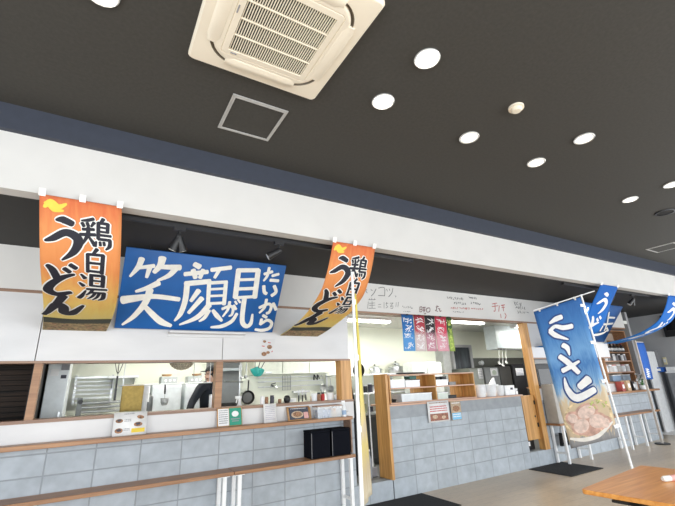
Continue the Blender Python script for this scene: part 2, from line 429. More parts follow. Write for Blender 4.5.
struct('wall_right', B().box(13.1, 13.2, -4.6, 8.0, 0, 2.97).box(13.1, 13.2, -4.6, 3.5, 2.97, 3.65), greyw)
struct('wall_kitchen.001', B().box(11.6, 11.7, 5.05, 7.25, 0, 2.97), greyw)
# street side: low wall, header and the window frames behind the photographer
struct('wall_rear', B().box(-4, 13.2, -4.6, -4.5, 0, .35).box(-4, 13.2, -4.6, -4.5, 2.95, 3.65), white)
struct('wall_left', B().box(-4.1, -4, -4.6, 8.0, 0, .35).box(-4.1, -4, -4.6, 8, 2.9, 3.65).box(-4.1, -4, 2.6, 8, .35, 2.9).box(-4.1, -4, -4.6, -2.2, .35, 2.9), white)
for k, x in enumerate((-3.9, .7, 5.3, 9.9)):
    b = B().box(x, x+.08, -4.58, -4.5, .35, 2.95).box(x+.08, min(x+4.6, 13.1), -4.58, -4.5, .35, .41).box(x+.08, min(x+4.6, 13.1), -4.58, -4.5, 2.89, 2.95)
    struct('window_%d' % (k+1), b, dksteel)

# ------------------------------------------------------------------ ceiling fittings
CZ = 3.65
# cassette air conditioner
X0, X1, Y0, Y1 = .275, 1.222, 1.335, 2.29
ac = thing('ceiling_air_conditioner', 'large square beige cassette air conditioner with slatted grille set in the dark ceiling', 'air conditioner', ((X0+X1)/2, (Y0+Y1)/2, CZ-.05))
def rrect(x0, x1, y0, y1, r, z, n=8):
    out = []
    for cx_, cy_, a0 in ((x1-r, y1-r, 0), (x0+r, y1-r, PI/2), (x0+r, y0+r, PI), (x1-r, y0+r, 1.5*PI)):
        for k in range(n+1): a = a0 + PI/2*k/n; out.append((cx_+r*math.cos(a), cy_+r*math.sin(a), z))
    return out
def ring(bm, A, Bq):
    va = [bm.verts.new(p) for p in A]; vb = [bm.verts.new(p) for p in Bq]; n = len(va)
    for k in range(n): bm.faces.new((va[k], va[(k+1) % n], vb[(k+1) % n], vb[k]))
b = B(); z = CZ
fr = [(X0, X1, Y0, Y1, .03, z), (X0, X1, Y0, Y1, .03, z-.02), (X0+.012, X1-.012, Y0+.012, Y1-.012, .03, z-.036), (X0+.09, X1-.09, Y0+.09, Y1-.09, .18, z-.043)]
for p, q in zip(fr, fr[1:]): ring(b.bm, rrect(*p), rrect(*q))
obj('outer_frame', b, beige, ac, True)
b = B(); fr = [(X0+.09, X1-.09, Y0+.09, Y1-.09, .18, z-.043), (X0+.098, X1-.098, Y0+.098, Y1-.098, .175, z-.02), (X0+.11, X1-.11, Y0+.11, Y1-.11, .165, z-.02)]
for p, q in zip(fr, fr[1:]): ring(b.bm, rrect(*p), rrect(*q))
obj('seam_groove', b, beige_d, ac)
g0, g1, h0, h1 = X0+.215, X1-.215, Y0+.215, Y1-.215
b = B(); fr = [(X0+.11, X1-.11, Y0+.11, Y1-.11, .165, z-.02), (X0+.11, X1-.11, Y0+.11, Y1-.11, .165, z-.044), (X0+.122, X1-.122, Y0+.122, Y1-.122, .155, z-.05), (g0-.045, g1+.045, h0-.045, h1+.045, .03, z-.052), (g0-.041, g1+.041, h0-.041, h1+.041, .03, z-.047), (g0-.037, g1+.037, h0-.037, h1+.037, .03, z-.053), (g0, g1, h0, h1, .008, z-.055), (g0, g1, h0, h1, .008, z-.036)]
for p, q in zip(fr, fr[1:]): ring(b.bm, rrect(*p), rrect(*q))
cp = obj('centre_panel', b, beige, ac, True)
obj('grille_recess', B().box(g0-.01, g1+.01, h0-.01, h1+.01, z-.022, z-.018), M('grille_dark', (.02, .017, .014), .9), ac)
b = B(); n = 34
for k in range(n):
    x = g0 + (g1-g0)*(k+.5)/n; b.box(x-.0030, x+.0030, h0, h1, z-.050, z-.042)
gr = obj('intake_grille', b, beige, ac)
b = B()
for k in range(1, 4): y = h0 + (h1-h0)*k/4; b.box(g0, g1, y-.0035, y+.0035, z-.054, z-.040)
obj('grille_bar', b, beige, gr)
for k, (cx_, cy_, rz) in enumerate((((X0+X1)/2, Y1-.107, 0), ((X0+X1)/2, Y0+.107, PI), (X1-.107, (Y0+Y1)/2, -PI/2), (X0+.107, (Y0+Y1)/2, PI/2))):
    rm = Matrix.Rotation(rz, 3, 'Z'); pts = []
    prof = [(-.045, .008), (-.04, .017), (-.01, .024), (.025, .020), (.04, .006)]
    b = B(); rows = []
    for t in (-.25, -.235, -.20, 0, .20, .235, .25):
        kx = 1 if abs(t) < .23 else (.75 if abs(t) < .26 else .45)
        rows.append([b.bm.verts.new(Vector((cx_, cy_, z-.036)) + rm @ Vector((t, y*kx, -h*kx))) for y, h in prof] + [b.bm.verts.new(Vector((cx_, cy_, z-.030)) + rm @ Vector((t, 0, 0)))])
    for A, C in zip(rows, rows[1:]):
        for i in range(6): b.bm.faces.new((A[i], A[(i+1) % 6], C[(i+1) % 6], C[i]))
    b.bm.faces.new(rows[0]); b.bm.faces.new(rows[-1][::-1])
    obj('air_flap', b, beige, ac, True)
obj('maker_badge', B().box(g0-.034, g0-.026, h0+.18, h0+.235, z-.0565, z-.052), greyp, ac)
obj('status_display', B().box(g0+.02, g0+.06, h1+.012, h1+.02, z-.0575, z-.053), greyp, ac)

def hatch(x0, x1, y0, y1, label):
    t = thing('access_hatch', label, 'ceiling hatch', ((x0+x1)/2, (y0+y1)/2, CZ-.012), 'ceiling access hatches')
    b = B()
    for a, c, w in ((0, .012, .010), (.014, .026, .013)):
        b.box(x0+a, x1-a, y0+a, y0+c, CZ-w, CZ).box(x0+a, x1-a, y1-c, y1-a, CZ-w, CZ).box(x0+a, x0+c, y0+c, y1-c, CZ-w, CZ).box(x1-c, x1-a, y0+c, y1-c, CZ-w, CZ)
    obj('frame', b, M('hatch_frame', (.52, .51, .49), .4, .3), t)
    obj('panel', B().box(x0+.026, x1-.026, y0+.026, y1-.026, CZ-.006, CZ-.001), dark_ceil, t)
hatch(.655, 1.112, 2.525, 2.99, 'square ceiling access hatch with pale frame beside the cassette air conditioner')
hatch(8.56, 9.02, 2.66, 3.10, 'ceiling access hatch with thin pale frame far off near the white bulkhead')

def downlight(x, y, label, lm):
    t = thing('downlight', label, 'ceiling light', (x, y, CZ-.03), 'recessed ceiling downlights')
    obj('trim_ring', B().lathe([(.075, CZ-.0005), (.088, CZ-.0005), (.092, CZ-.010), (.086, CZ-.016), (.074, CZ-.012), (.072, CZ-.002)], (x, y, 0), 28), ltrim, t, True)
    obj('lamp', B().lathe([(0, CZ-.028), (.03, CZ-.027), (.058, CZ-.021), (.073, CZ-.008), (.073, CZ-.002)], (x, y, 0), 28), lm, t, True)
    l = bpy.data.lights.new('downlight_beam', 'SPOT'); l.energy = 28; l.color = (1, .93, .80); l.spot_size = 2.0; l.spot_blend = .8; l.shadow_soft_size = .07
    o = bpy.data.objects.new('downlight_beam', l); COL.objects.link(o); o.location = (x, y, CZ-.045)
DL = [(-.228, 2.06, 'bright downlight left of the cassette air conditioner at the top edge', 1), (1.742, 1.556, 'brightest downlight, just right of the cassette air conditioner', 1), (1.734, 2.062, 'bright downlight in front of the brightest one, right of the access hatch', 1),
      (2.756, 2.092, 'downlight right of the two brightest ones, in the row nearest the white bulkhead', 0), (3.761, 2.083, 'middle downlight of the row nearest the white bulkhead, paired with a bluish one', 0), (3.78, 1.59, 'bluish white downlight behind the round smoke detector', 0),
      (5.778, 2.097, 'far downlight in the row nearest the white bulkhead, before the dark ceiling speaker', 0), (5.787, 1.637, 'farthest downlight, cut by the right edge of the picture', 0)]
for x, y, lab, br in DL: downlight(x, y, lab, lamp_m if br else lamp_m2)
t = thing('smoke_detector', 'small cream round smoke detector between the downlights on the dark ceiling', 'smoke detector', (2.779, 1.603, CZ-.045))
obj('base', B().lathe([(0, CZ), (.062, CZ), (.062, CZ-.018), (.05, CZ-.02), (0, CZ-.02)], (2.779, 1.603, 0)), beige, t, True)
obj('dome', B().lathe([(.045, CZ-.02), (.044, CZ-.034), (.034, CZ-.044), (0, CZ-.047)], (2.779, 1.603, 0)), beige, t, True)
t = thing('ceiling_speaker', 'black round speaker grille on the ceiling past the farthest downlights', 'speaker', (6.763, 2.09, CZ-.02))
obj('rim', B().lathe([(.10, CZ), (.125, CZ), (.122, CZ-.014), (.10, CZ-.016)], (6.763, 2.09, 0)), black, t, True)
obj('grille', B().lathe([(0, CZ-.012), (.06, CZ-.012), (.1, CZ-.009)], (6.763, 2.09, 0)), M('speaker_cloth', (.006, .006, .006), .9), t)

# track lights under the black soffit
def rail(x0, x1, label):
    t = thing('light_track', label, 'light track', ((x0+x1)/2, 3.66, 2.93), 'lighting tracks')
    obj('rail', B().box(x0, x1, 3.642, 3.678, 2.935, 2.97), black, t)
    for x in (x0, x1): obj('end_cap', B().box(x-.012, x+.012, 3.639, 3.681, 2.932, 2.97), black, t)
rail(-.4, 3.3, 'black lighting track behind the bulkhead above the blue painted sign')
rail(6.6, 9.6, 'black lighting track behind the bulkhead above the hanging blue flags')
def spot(x, heads, label, on=14):
    y = 3.66; t = thing('track_spotlight', label, 'spotlight', (x, y, 2.70), 'track spotlights')
    obj('adapter', B().box(x-.05, x+.05, y-.02, y+.02, 2.905, 2.934), black, t)
    obj('stem', B().tube([(x, y, 2.906), (x, y, 2.84)], .012), black, t)
    for dx, dy, dz in heads:
        d = Vector((dx, dy, dz)).normalized(); c = Vector((x, y, 2.84))
        p0 = c - d*.03; p1 = c + d*.13
        h = obj('lamp_head', B().tube([p0, p0+d*.02, p0+d*.10, p1], [.018, .030, .034, .042], 14), black, t, True)
        obj('lens', B().tube([p1, p1+d*.004], .034, 14), M('spot_lens', (.5, .48, .42), .2), h)
        if on:
            l = bpy.data.lights.new('spot_beam', 'SPOT'); l.energy = on; l.color = (1, .9, .75); l.spot_size = 1.1; l.spot_blend = .6; l.shadow_soft_size = .03
            o = bpy.data.objects.new('spot_beam', l); COL.objects.link(o); o.location = p1 + d*.02; o.rotation_euler = d.to_track_quat('-Z', 'Y').to_euler()
spot(.52, [(-.35, .3, -.9), (.35, .35, -.85)], 'black twin headed track spotlight over the middle of the blue painted sign')
spot(1.5, [(-.8, .3, -.5)], 'black track spotlight over the right end of the blue painted sign')
spot(8.15, [(.55, .8, -.45)], 'black track spotlight between the two hanging blue flags', 60)
spot(8.9, [(.5, .5, -.7), (-.5, .5, -.7)], 'far black track spotlight right of the one between the blue flags')

# ------------------------------------------------------------------ painted sign and hanging flags
def plane_sheet(TL, TR, BL):
    TL, TR, BL = Vector(TL), Vector(TR), Vector(BL); W = (TR-TL).length; H = (BL-TL).length
    ex, ey = (TR-TL)/W, (BL-TL)/H
    return Sheet(lambda u, v: TL + ex*u + ey*v, W, H)
SIGN = plane_sheet((.127, 4.40, 2.928), (1.905, 4.40, 2.928), (.127, 4.85, 2.163))
t = thing('painted_sign', 'long blue sign board with white brush lettering, leaning out above the kitchen opening', 'sign', (1.016, 4.86, 2.16))
obj('board', SIGN.cloth(2, 2, .03), signblue, t, bev=.003)
A = [([(96, 148), (80, 185), (44, 226)], [27, 24, 10]), ([(82, 188), (150, 180)], [16, 20]), ([(130, 190), (117, 230)], [22, 14]),
     ([(187, 145), (177, 178), (150, 208)], [34, 28, 18]), ([(180, 184), (264, 187)], [20, 28]), ([(246, 190), (215, 222), (165, 244)], [28, 22, 10]),
     ([(170, 254), (122, 276), (70, 292)], [28, 22, 12]), ([(12, 330), (60, 323), (150, 314), (260, 327)], [40, 34, 24, 22]),
     ([(132, 285), (112, 340), (62, 400), (10, 438)], [30, 28, 22, 9]), ([(104, 352), (140, 390), (180, 425), (224, 443)], [18, 26, 30, 16]),
     ([(328, 172), (350, 184)], [22, 26]), ([(285, 216), (385, 206)], [20, 20]), ([(322, 198), (332, 232)], [22, 20]), ([(366, 198), (352, 232)], [20, 18]),
     ([(288, 258), (396, 248)], [24, 24]), ([(295, 262), (287, 330), (266, 390), (240, 421)], [24, 24, 22, 9]), ([(346, 288), (312, 334)], [24, 16]), ([(360, 322), (302, 386)], [24, 16]), ([(392, 352), (340, 405), (262, 438)], [26, 22, 8])]
Bs = [([(58, 151), (156, 139)], [22, 22]), ([(98, 150), (74, 190)], [20, 16]), ([(46, 215), (40, 325)], 20), ([(45, 217), (136, 212)], 18), ([(131, 212), (121, 325)], 20), ([(50, 249), (125, 245)], 13), ([(48, 283), (122, 280)], 13), ([(44, 321), (122, 317)], 15),
      ([(45, 356), (22, 393), (-4, 410)], [20, 18, 10]), ([(65, 355), (85, 382), (110, 408)], [16, 24, 14]),
      ([(112, 348), (150, 334), (167, 346), (161, 376), (146, 384)], [15, 15, 15, 13, 8]), ([(150, 312), (141, 350), (115, 386)], [15, 14, 9]), ([(170, 330), (182, 350)], 13), ([(177, 310), (186, 324)], 11), ([(192, 301), (203, 316)], 11),
      ([(186, 372), (160, 410), (110, 435), (55, 440)], [15, 19, 20, 10]),
      ([(195, 150), (178, 290)], 26), ([(190, 153), (295, 152)], 22), ([(294, 152), (276, 290)], 26), ([(195, 201), (285, 198)], 15), ([(190, 247), (280, 244)], 17), ([(176, 292), (275, 286)], 16),
      ([(224, 298), (214, 380), (216, 420), (236, 436), (257, 420), (265, 375)], [24, 24, 24, 22, 20, 10]),
      ([(325, 172), (366, 160)], 15), ([(350, 140), (340, 180), (322, 206)], [15, 15, 10]), ([(365, 181), (398, 172)], 14), ([(355, 203), (396, 206)], 16),
      ([(322, 232), (325, 262), (336, 271)], 17), ([(375, 232), (384, 262), (362, 281)], 17),
      ([(300, 342), (345, 323), (360, 336), (350, 364), (336, 370)], 15), ([(336, 300), (326, 340), (300, 368)], [15, 15, 10]), ([(370, 320), (384, 352)], 16),
      ([(318, 381), (336, 391)], 15), ([(311, 400), (305, 426)], 15), ([(305, 426), (340, 405), (362, 420), (350, 445), (315, 456), (279, 452)], [14, 15, 16, 17, 17, 12])]
bm = strokes_uv(SIGN, A, 120, 225, 4.4); b2 = strokes_uv(SIGN, Bs, 200, 240, 5.056); add_bm(bm, b2, Matrix.Identity(4))
SIGN.lay('lettering', bm, brush, t, .002)
for x in (.35, 1.68):
    obj('hanging_wire', B().tube([(x, 4.395, 2.92), (x, 4.37, 2.97)], .003, 6), black, t)
tag(obj('ledge_strip', B().box(.67, 1.55, 4.80, 4.912, 2.125, 2.150).box(.67, 1.55, 4.895, 4.912, 2.09, 2.125), board, bev=.003), 'narrow white ledge on the wall under the blue painted sign', 'ledge')

PROF = [(3.44, 2.955), (3.52, 2.77), (3.62, 2.60), (3.76, 2.45), (4.06, 2.30), (4.5, 2.195), (4.895, 2.135)]
def make_prof(PR):
    pp = [q for q, w in smooth_line(PR, [1]*len(PR), 10)]; cum = [0]
    for a, c in zip(pp, pp[1:]): cum.append(cum[-1]+(c-a).length)
    return pp, cum
def prof_at(v, _pp, _cum):
    if v <= 0: d = (_pp[1]-_pp[0]).normalized(); return _pp[0] + d*v
    for i in range(1, len(_cum)):
        if v <= _cum[i]: return _pp[i-1].lerp(_pp[i], (v-_cum[i-1])/(_cum[i]-_cum[i-1]))
    d = (_pp[-1]-_pp[-2]).normalized(); return _pp[-1] + d*(v-_cum[-1])
def sag_sheet(x0, W, ph=0, shear=0, bump=0, PR=PROF):
    pp, cum = make_prof(PR); FLEN = cum[-1]
    def fn(u, v):
        q = prof_at(v, pp, cum); k = math.sin(max(0, min(1, v/FLEN))*PI)
        return Vector((x0 + u + shear*v/FLEN + bump*k, q.x + .012*k*math.sin(u*9+ph), q.y - .012*k*math.cos(u*8+v*3+ph)))
    return Sheet(fn, W, FLEN)
udon_m = uv_ramp_mat('udon_flag_print', [(0, (.60, .15, .06)), (.16, (.70, .28, .10)), (.30, (.66, .24, .08)), (.48, (.76, .44, .13)), (.66, (.78, .60, .18)), (.84, (.74, .62, .26)), (1, (.66, .50, .12))], .13, 3.2)
F1 = sag_sheet(-.522, .55, 0, .03, .055); F2 = sag_sheet(2.03, .55, 1.4, .0)
UD = [([(88, 117), (112, 117), (143, 131)], [8, 26, 22]), ([(50, 186), (78, 178), (118, 160), (150, 170), (164, 192), (146, 226), (108, 252)], [8, 22, 26, 30, 32, 24, 6]),
      ([(58, 268), (76, 284), (92, 312)], [12, 22, 24]), ([(150, 300), (110, 310), (72, 332), (62, 352), (92, 366), (138, 360)], [8, 18, 24, 26, 22, 14]), ([(116, 280), (134, 292)], 15), ([(136, 268), (156, 280)], 15),
      ([(112, 372), (84, 404), (48, 434)], [22, 18, 12]), ([(56, 430), (88, 402), (112, 408), (116, 428), (142, 430), (180, 404)], [10, 20, 20, 20, 20, 6])]
def fit(data_uv, W0, H0, W1, H1): return data_uv
udon_uv = []
for pts, ws in UD:
    P = [F1.inv(30+p[0]/3.37, 185+p[1]/3.37) for p in pts]; k = F1.scale(30+pts[0][0]/3.37, 185+pts[0][1]/3.37)/3.37*1.05
    udon_uv.append(([(p.x, p.y) for p in P], [w*k for w in (ws if isinstance(ws, list) else [ws]*len(pts))]))
kan = []
for ch, (cx_, cy_), (w, h) in (('鶏', (222, 166), (104, 100)), ('白', (220, 258), (68, 78)), ('湯', (213, 348), (92, 82))):
    q = F1.inv(30+cx_/3.37, 185+cy_/3.37); a = F1.inv(30+cx_/3.37, 185+(cy_-h/2)/3.37); c = F1.inv(30+cx_/3.37, 185+(cy_+h/2)/3.37); e = F1.inv(30+(cx_-w/2)/3.37, 185+cy_/3.37); f = F1.inv(30+(cx_+w/2)/3.37, 185+cy_/3.37)
    kan.append((ch, q.x, q.y, abs(f.x-e.x), abs(c.y-a.y)))
BV0, BV1 = F1.inv(75, 319).y, F1.inv(75, 323.3).y
KANJI = {'鶏': [([(.42,.0),(.25,.06),(.04,.10)],[.1,.1,.05]), ([(.06,.17),(.12,.28)],.09), ([(.22,.15),(.26,.26)],.09), ([(.44,.12),(.35,.26)],[.10,.06]), ([(.08,.38),(.44,.35)],.09), ([(.0,.56),(.48,.52)],.10), ([(.26,.3),(.23,.58),(.02,.97)],[.1,.11,.04]), ([(.26,.58),(.48,.88)],[.06,.12]),
  ([(.74,-.04),(.66,.09)],[.11,.08]), ([(.58,.10),(.58,.64)],.10), ([(.58,.11),(.90,.11)],.09), ([(.89,.11),(.88,.40)],.10), ([(.58,.25),(.88,.25)],.065), ([(.58,.39),(.88,.39)],.07), ([(.58,.51),(1.0,.50)],.08), ([(.58,.65),(.98,.64)],.09), ([(.97,.64),(.96,.85),(.84,.98)],[.1,.11,.05]), ([(.52,.74),(.48,.90)],[.06,.1]), ([(.64,.74),(.66,.86)],.08), ([(.77,.73),(.79,.84)],.08)],
 '白': [([(.58,-.02),(.38,.2)],[.15,.10]), ([(.12,.22),(.15,1.0)],.13), ([(.12,.23),(.9,.20)],.12), ([(.88,.2),(.85,1.0)],.15), ([(.14,.58),(.86,.56)],.11), ([(.14,.94),(.86,.93)],.12)],
 '湯': [([(.06,.03),(.2,.15)],[.06,.12]), ([(.0,.33),(.15,.43)],[.06,.12]), ([(.0,.97),(.10,.85),(.24,.60)],[.13,.12,.04]), ([(.42,.0),(.42,.40)],.10), ([(.42,.02),(.86,.0)],.09), ([(.85,.0),(.84,.40)],.11), ([(.42,.20),(.84,.19)],.07), ([(.42,.39),(.84,.38)],.08), ([(.28,.54),(1.0,.50)],.09), ([(.48,.55),(.40,.68),(.26,.80)],[.1,.08,.04]), ([(.42,.67),(.92,.64)],.08), ([(.91,.64),(.88,.90),(.72,1.0)],[.11,.12,.05]), ([(.58,.68),(.48,.84),(.32,.97)],[.09,.08,.04]), ([(.74,.67),(.66,.86),(.50,1.0)],[.09,.08,.04])]}
def kanji(bm, ch, u, v, w, h, grow):
    m = (w*h)**.5
    for pts, ws in KANJI[ch]: stroke(bm, [(u+(x-.5)*w, v+(y-.5)*h) for x, y in pts], [q*m*1.22 for q in (ws if isinstance(ws, list) else [ws]*len(pts))], grow)
def noodle_flag(S, label, cord):
    W = S.W; t = thing('hanging_flag', label, 'flag', S.fn(W/2, S.H), 'orange udon flags')
    obj('cloth', S.cloth(14, 40), udon_m, t)
    for g, m, off in ((.011, whitem2, .002), (0, ink, .0045)):
        bm = bmesh.new()
        for pts, ws in udon_uv: stroke(bm, pts, ws, g)
        for ch, u, v, w, h in kan: kanji(bm, ch, u, v, w*1.0, h*1.0, g)
        S.lay('letter_outline' if g else 'lettering', bm, m, t, off, 40)
    bm = bmesh.new()
    for pts, ws in (([(.03, .09), (.07, .05), (.12, .075), (.17, .045)], [.02, .05, .04, .015]), ([(.05, .06), (.09, .10), (.15, .10)], [.02, .035, .015]), ([(.06, .04), (.03, .06)], [.02, .01])): stroke(bm, pts, ws)
    S.lay('gold_emblem', bm, yellowp, t, .002, 40)
    bm = bmesh.new(); grid_uv(bm, .002, W-.002, BV0, BV1, 16, 6); S.lay('title_band', bm, M('band_print', (.035, .04, .025), .7), t, .003)
    bm = bmesh.new(); grid_uv(bm, .002, W-.002, BV1, S.H*.999, 16, 8); S.lay('food_strip', bm, M('food_strip_print', (.30, .22, .10), .7, noise=(28, .7)), t, .003)
    bm = bmesh.new()
    for k in range(26):
        ell_uv(bm, random.uniform(.03, W-.03), random.uniform(BV1+.012, S.H*.99), random.uniform(.015, .04), random.uniform(.008, .018), 10, random.uniform(-.5, .5))
    S.lay('food_print', bm, M('food_print', (.34, .19, .10), .7, noise=(35, .9)), t, .0045)
    for u in (.015, W/2, W-.015):
        bm = bmesh.new(); rect_uv(bm, u-.022, u+.022, -.045, .012); S.lay('tie_tab', bm, whitem2, t, .003)
    return t
noodle_flag(F1, 'orange udon flag at the left, left of the blue painted sign', True)
noodle_flag(F2, 'orange udon flag right of the blue painted sign, partly behind the white pole', True)

# ラーメン strokes: traced from the tall flag
TLr, TRr = Vector((5.39, 3.5, 2.38)), Vector((5.765, 3.0, 2.526)); BLr, BRr = Vector((5.62, 3.5, .56)), Vector((5.909, 3.0, .713))
Wr = (TRr-TLr).length; Hr = (BRr-TRr).length
def rfn(u, v):
    a = TLr.lerp(TRr, u/Wr); c = BLr.lerp(BRr, u/Wr); p = a.lerp(c, v/Hr)
    n = Vector((-.82, -.57, 0)); return p + n*(.014*math.sin(v*4.2+u*5)*min(1, max(0, v)) )
FR = Sheet(rfn, Wr, Hr)
RA4 = [([(388, 44), (352, 58), (314, 84)], [34, 36, 16]), ([(455, 102), (400, 112), (348, 104), (316, 132)], [34, 34, 26, 26]), ([(318, 134), (352, 160), (432, 186)], [34, 34, 10]),
       ([(398, 222), (425, 240), (440, 286)], [34, 34, 10]), ([(378, 294), (430, 332), (498, 396)], [34, 38, 30]), ([(500, 324), (446, 358), (396, 384)], [18, 32, 34])]
RA1 = [([(168, 282), (195, 259)], [22, 28]), ([(121, 254), (131, 290), (160, 316), (213, 291)], [5, 18, 24, 20])]
ramen_uv = []
for data, x0, y0, s in ((RA4, 500, 310, 6.325), (RA1, 525, 295, 3.07)):
    for pts, ws in data:
        P = [FR.inv(x0+p[0]/s, y0+p[1]/s) for p in pts]; k = FR.scale(x0+pts[0][0]/s, y0+pts[0][1]/s)/s
        ramen_uv.append(([(p.x/Wr, p.y/Hr) for p in P], [w*k/Wr for w in ws]))
ramen_m = uv_ramp_mat('ramen_flag_print', [(0, (.035, .12, .34)), (.2, (.06, .19, .45)), (.38, (.16, .34, .60)), (.47, (.07, .20, .46)), (.60, (.20, .38, .62)), (.67, (.58, .60, .58)), (.70, (.62, .50, .34)), (.93, (.58, .46, .32)), (.95, (.30, .30, .30)), (1, (.26, .26, .27))], .10, 4, mapscale=(3, 1.2, 1))
def letters(S, t, g=.017):
    for gg, m, off in ((g*S.W/.6, navyline, .002), (-.003*S.W/.6, paper, .0045)):
        bm = bmesh.new()
        for pts, ws in ramen_uv: stroke(bm, [(p[0]*S.W, p[1]*S.H) for p in pts], [w*S.W for w in ws], gg)
        S.lay('letter_outline' if gg > 0 else 'lettering', bm, m, t, off, 40)
t = thing('ramen_flag', 'tall pale blue ramen flag picturing a pork noodle bowl, on a white pole', 'flag', (6.02, 3.0, 0))
cl = obj('cloth', FR.cloth(12, 36), ramen_m, t)
letters(FR, t)
W, H = FR.W, FR.H
bm = bmesh.new(); ell_uv(bm, W*.5, H*.825, W*.49, H*.125, 36)
bm2 = bm; bmesh.ops.bisect_plane(bm2, geom=bm2.verts[:]+bm2.edges[:]+bm2.faces[:], plane_co=(W*.995, 0, 0), plane_no=(1, 0, 0), clear_outer=True)
FR.lay('bowl_picture', bm, M('noodle_print', (.66, .52, .32), .8, noise=(26, .4)), t, .002, 40)
bm = bmesh.new(); stroke(bm, [(W*.04, H*.935), (W*.3, H*.962), (W*.62, H*.958), (W*.95, H*.895)], [.025, .05, .05, .02])
FR.lay('bowl_rim_picture', bm, M('rim_print', (.78, .75, .70), .7), t, .0032, 40)
bm = bmesh.new()
for u, v, a, c_, ro in ((.33, .87, .21, .062, -.2), (.66, .865, .21, .06, .2), (.5, .79, .24, .058, -.1), (.80, .89, .14, .05, .5), (.20, .81, .15, .048, .4), (.50, .915, .2, .036, 0)): ell_uv(bm, W*u, H*v, W*a, H*c_, 22, ro)
FR.lay('pork_picture', bm, M('pork_print', (.58, .36, .29), .75, noise=(14, .3)), t, .0042, 40)
bm = bmesh.new()
for u, v, a, c_, ro in ((.33, .872, .16, .046, -.2), (.66, .866, .16, .046, .2), (.5, .79, .18, .042, -.1), (.20, .81, .10, .032, .4), (.80, .89, .09, .034, .5)): ell_uv(bm, W*u, H*v, W*a, H*c_, 22, ro)
FR.lay('pork_centre_picture', bm, M('pork_print_pale', (.70, .54, .47), .75, noise=(22, .2)), t, .0054, 40)
bm = bmesh.new()
for k in range(16): u = random.uniform(.55, .93); ell_uv(bm, W*u, H*random.uniform(.73, .79), .018, .01, 8, random.uniform(-1, 1))
FR.lay('leek_picture', bm, M('leek_print', (.46, .52, .18), .8, noise=(40, .4)), t, .0046)
P0, P1 = Vector((5.775, 2.99, 2.56)), Vector((6.03, 2.985, .06))
pl = obj('pole', B().tube([P0, P0.lerp(P1, .5), P1], [.011, .013, .015], 12), whitem, t, True)
cb = obj('cross_bar', B().tube([TLr + Vector((0, 0, .02)), TRr + Vector((0, 0, .02)), TRr + (TRr-TLr)*.3 + Vector((0, 0, .02))], .008, 8), whitem, t, True)
for v in (.06, .34, .62, .93):
    p = P0.lerp(P1, (v*Hr+.05)/2.55); q = FR.fn(W, v*H); obj('pole_clip', B().beam(q + (TLr-TRr).normalized()*.03, p, .02, .04), whitem, t)
for u in (.12, .5, .88):
    q = FR.fn(W*u, 0); obj('tie_tab', B().beam(q + Vector((0, 0, -.02)), q + Vector((0, 0, .03)), .035, .006), whitem2, t)
obj('water_base', B().lathe([(0, 0), (.19, 0), (.20, .03), (.19, .07), (.05, .09), (.03, .14), (0, .14)], (6.03, 2.985, 0)), whitem, t, True)

blue_m = uv_ramp_mat('blue_flag_print', [(0, (.008, .10, .40)), (.4, (.012, .15, .52)), (.7, (.02, .18, .55)), (1, (.03, .20, .55))], .15, 4)
def blue_flag(x0, W, label, ph, PR=PROF):
    S = sag_sheet(x0, W, ph, 0, 0, PR); t = thing('hanging_flag', label, 'flag', S.fn(W/2, S.H), 'blue udon flags under the soffit')
    obj('cloth', S.cloth(10, 40), blue_m, t); ub = bmesh.new()
    us = [p for pts, ws in udon_uv for p in pts]; ua, uc, va, vc = min(p[0] for p in us), max(p[0] for p in us), min(p[1] for p in us), max(p[1] for p in us); k = W*.62/(uc-ua)
    for pts, ws in udon_uv: stroke(ub, [(W*.19+(p[0]-ua)*k, .16+(p[1]-va)*S.H*.72/(vc-va)) for p in pts], [q*k*.95 for q in ws])
    S.lay('lettering', ub, paper, t, .003, 40)
    for u in (.02, W-.02):
        bm = bmesh.new(); rect_uv(bm, u-.025, u+.025, -.04, .012); S.lay('tie_tab', bm, whitem2, t, .003)
blue_flag(7.36, .58, 'deep blue hanging udon flag above the tall ramen flag, beside its pole top', .5, [(3.44, 2.955), (3.57, 2.78), (3.68, 2.62), (3.84, 2.36), (4.02, 2.20), (4.4, 2.08), (4.895, 2.03)])
blue_flag(9.92, .58, 'deep blue hanging udon flag farthest right, cut by the picture edge', 2.0)
S = plane_sheet((8.1, 4.285, 2.86), (9.858, 4.285, 2.86), (8.1, 4.85, 2.163))
t = thing('painted_sign', 'blue sign board with a white brush character, half hidden behind the tall ramen flag', 'sign', (8.98, 4.86, 2.16))
obj('board', S.cloth(2, 2, .03), signblue, t)
ST = [([(246, 268), (236, 335)], 9), ([(240, 300), (282, 302)], 9), ([(206, 322), (214, 342)], 9), ([(190, 346), (270, 338)], 10), ([(232, 342), (222, 372), (216, 382)], 9), ([(206, 356), (190, 384)], 10), ([(232, 366), (240, 384)], 9), ([(240, 376), (210, 398), (160, 410), (118, 402)], [9, 10, 12, 8])]
ST2 = [([(68, 262), (112, 252)], 14), ([(92, 232), (96, 270)], 14), ([(112, 240), (96, 276)], 12)]
S.lay('lettering', strokes_uv(S, ST + ST2, 570, 270, 6.324), brush, t, .003)

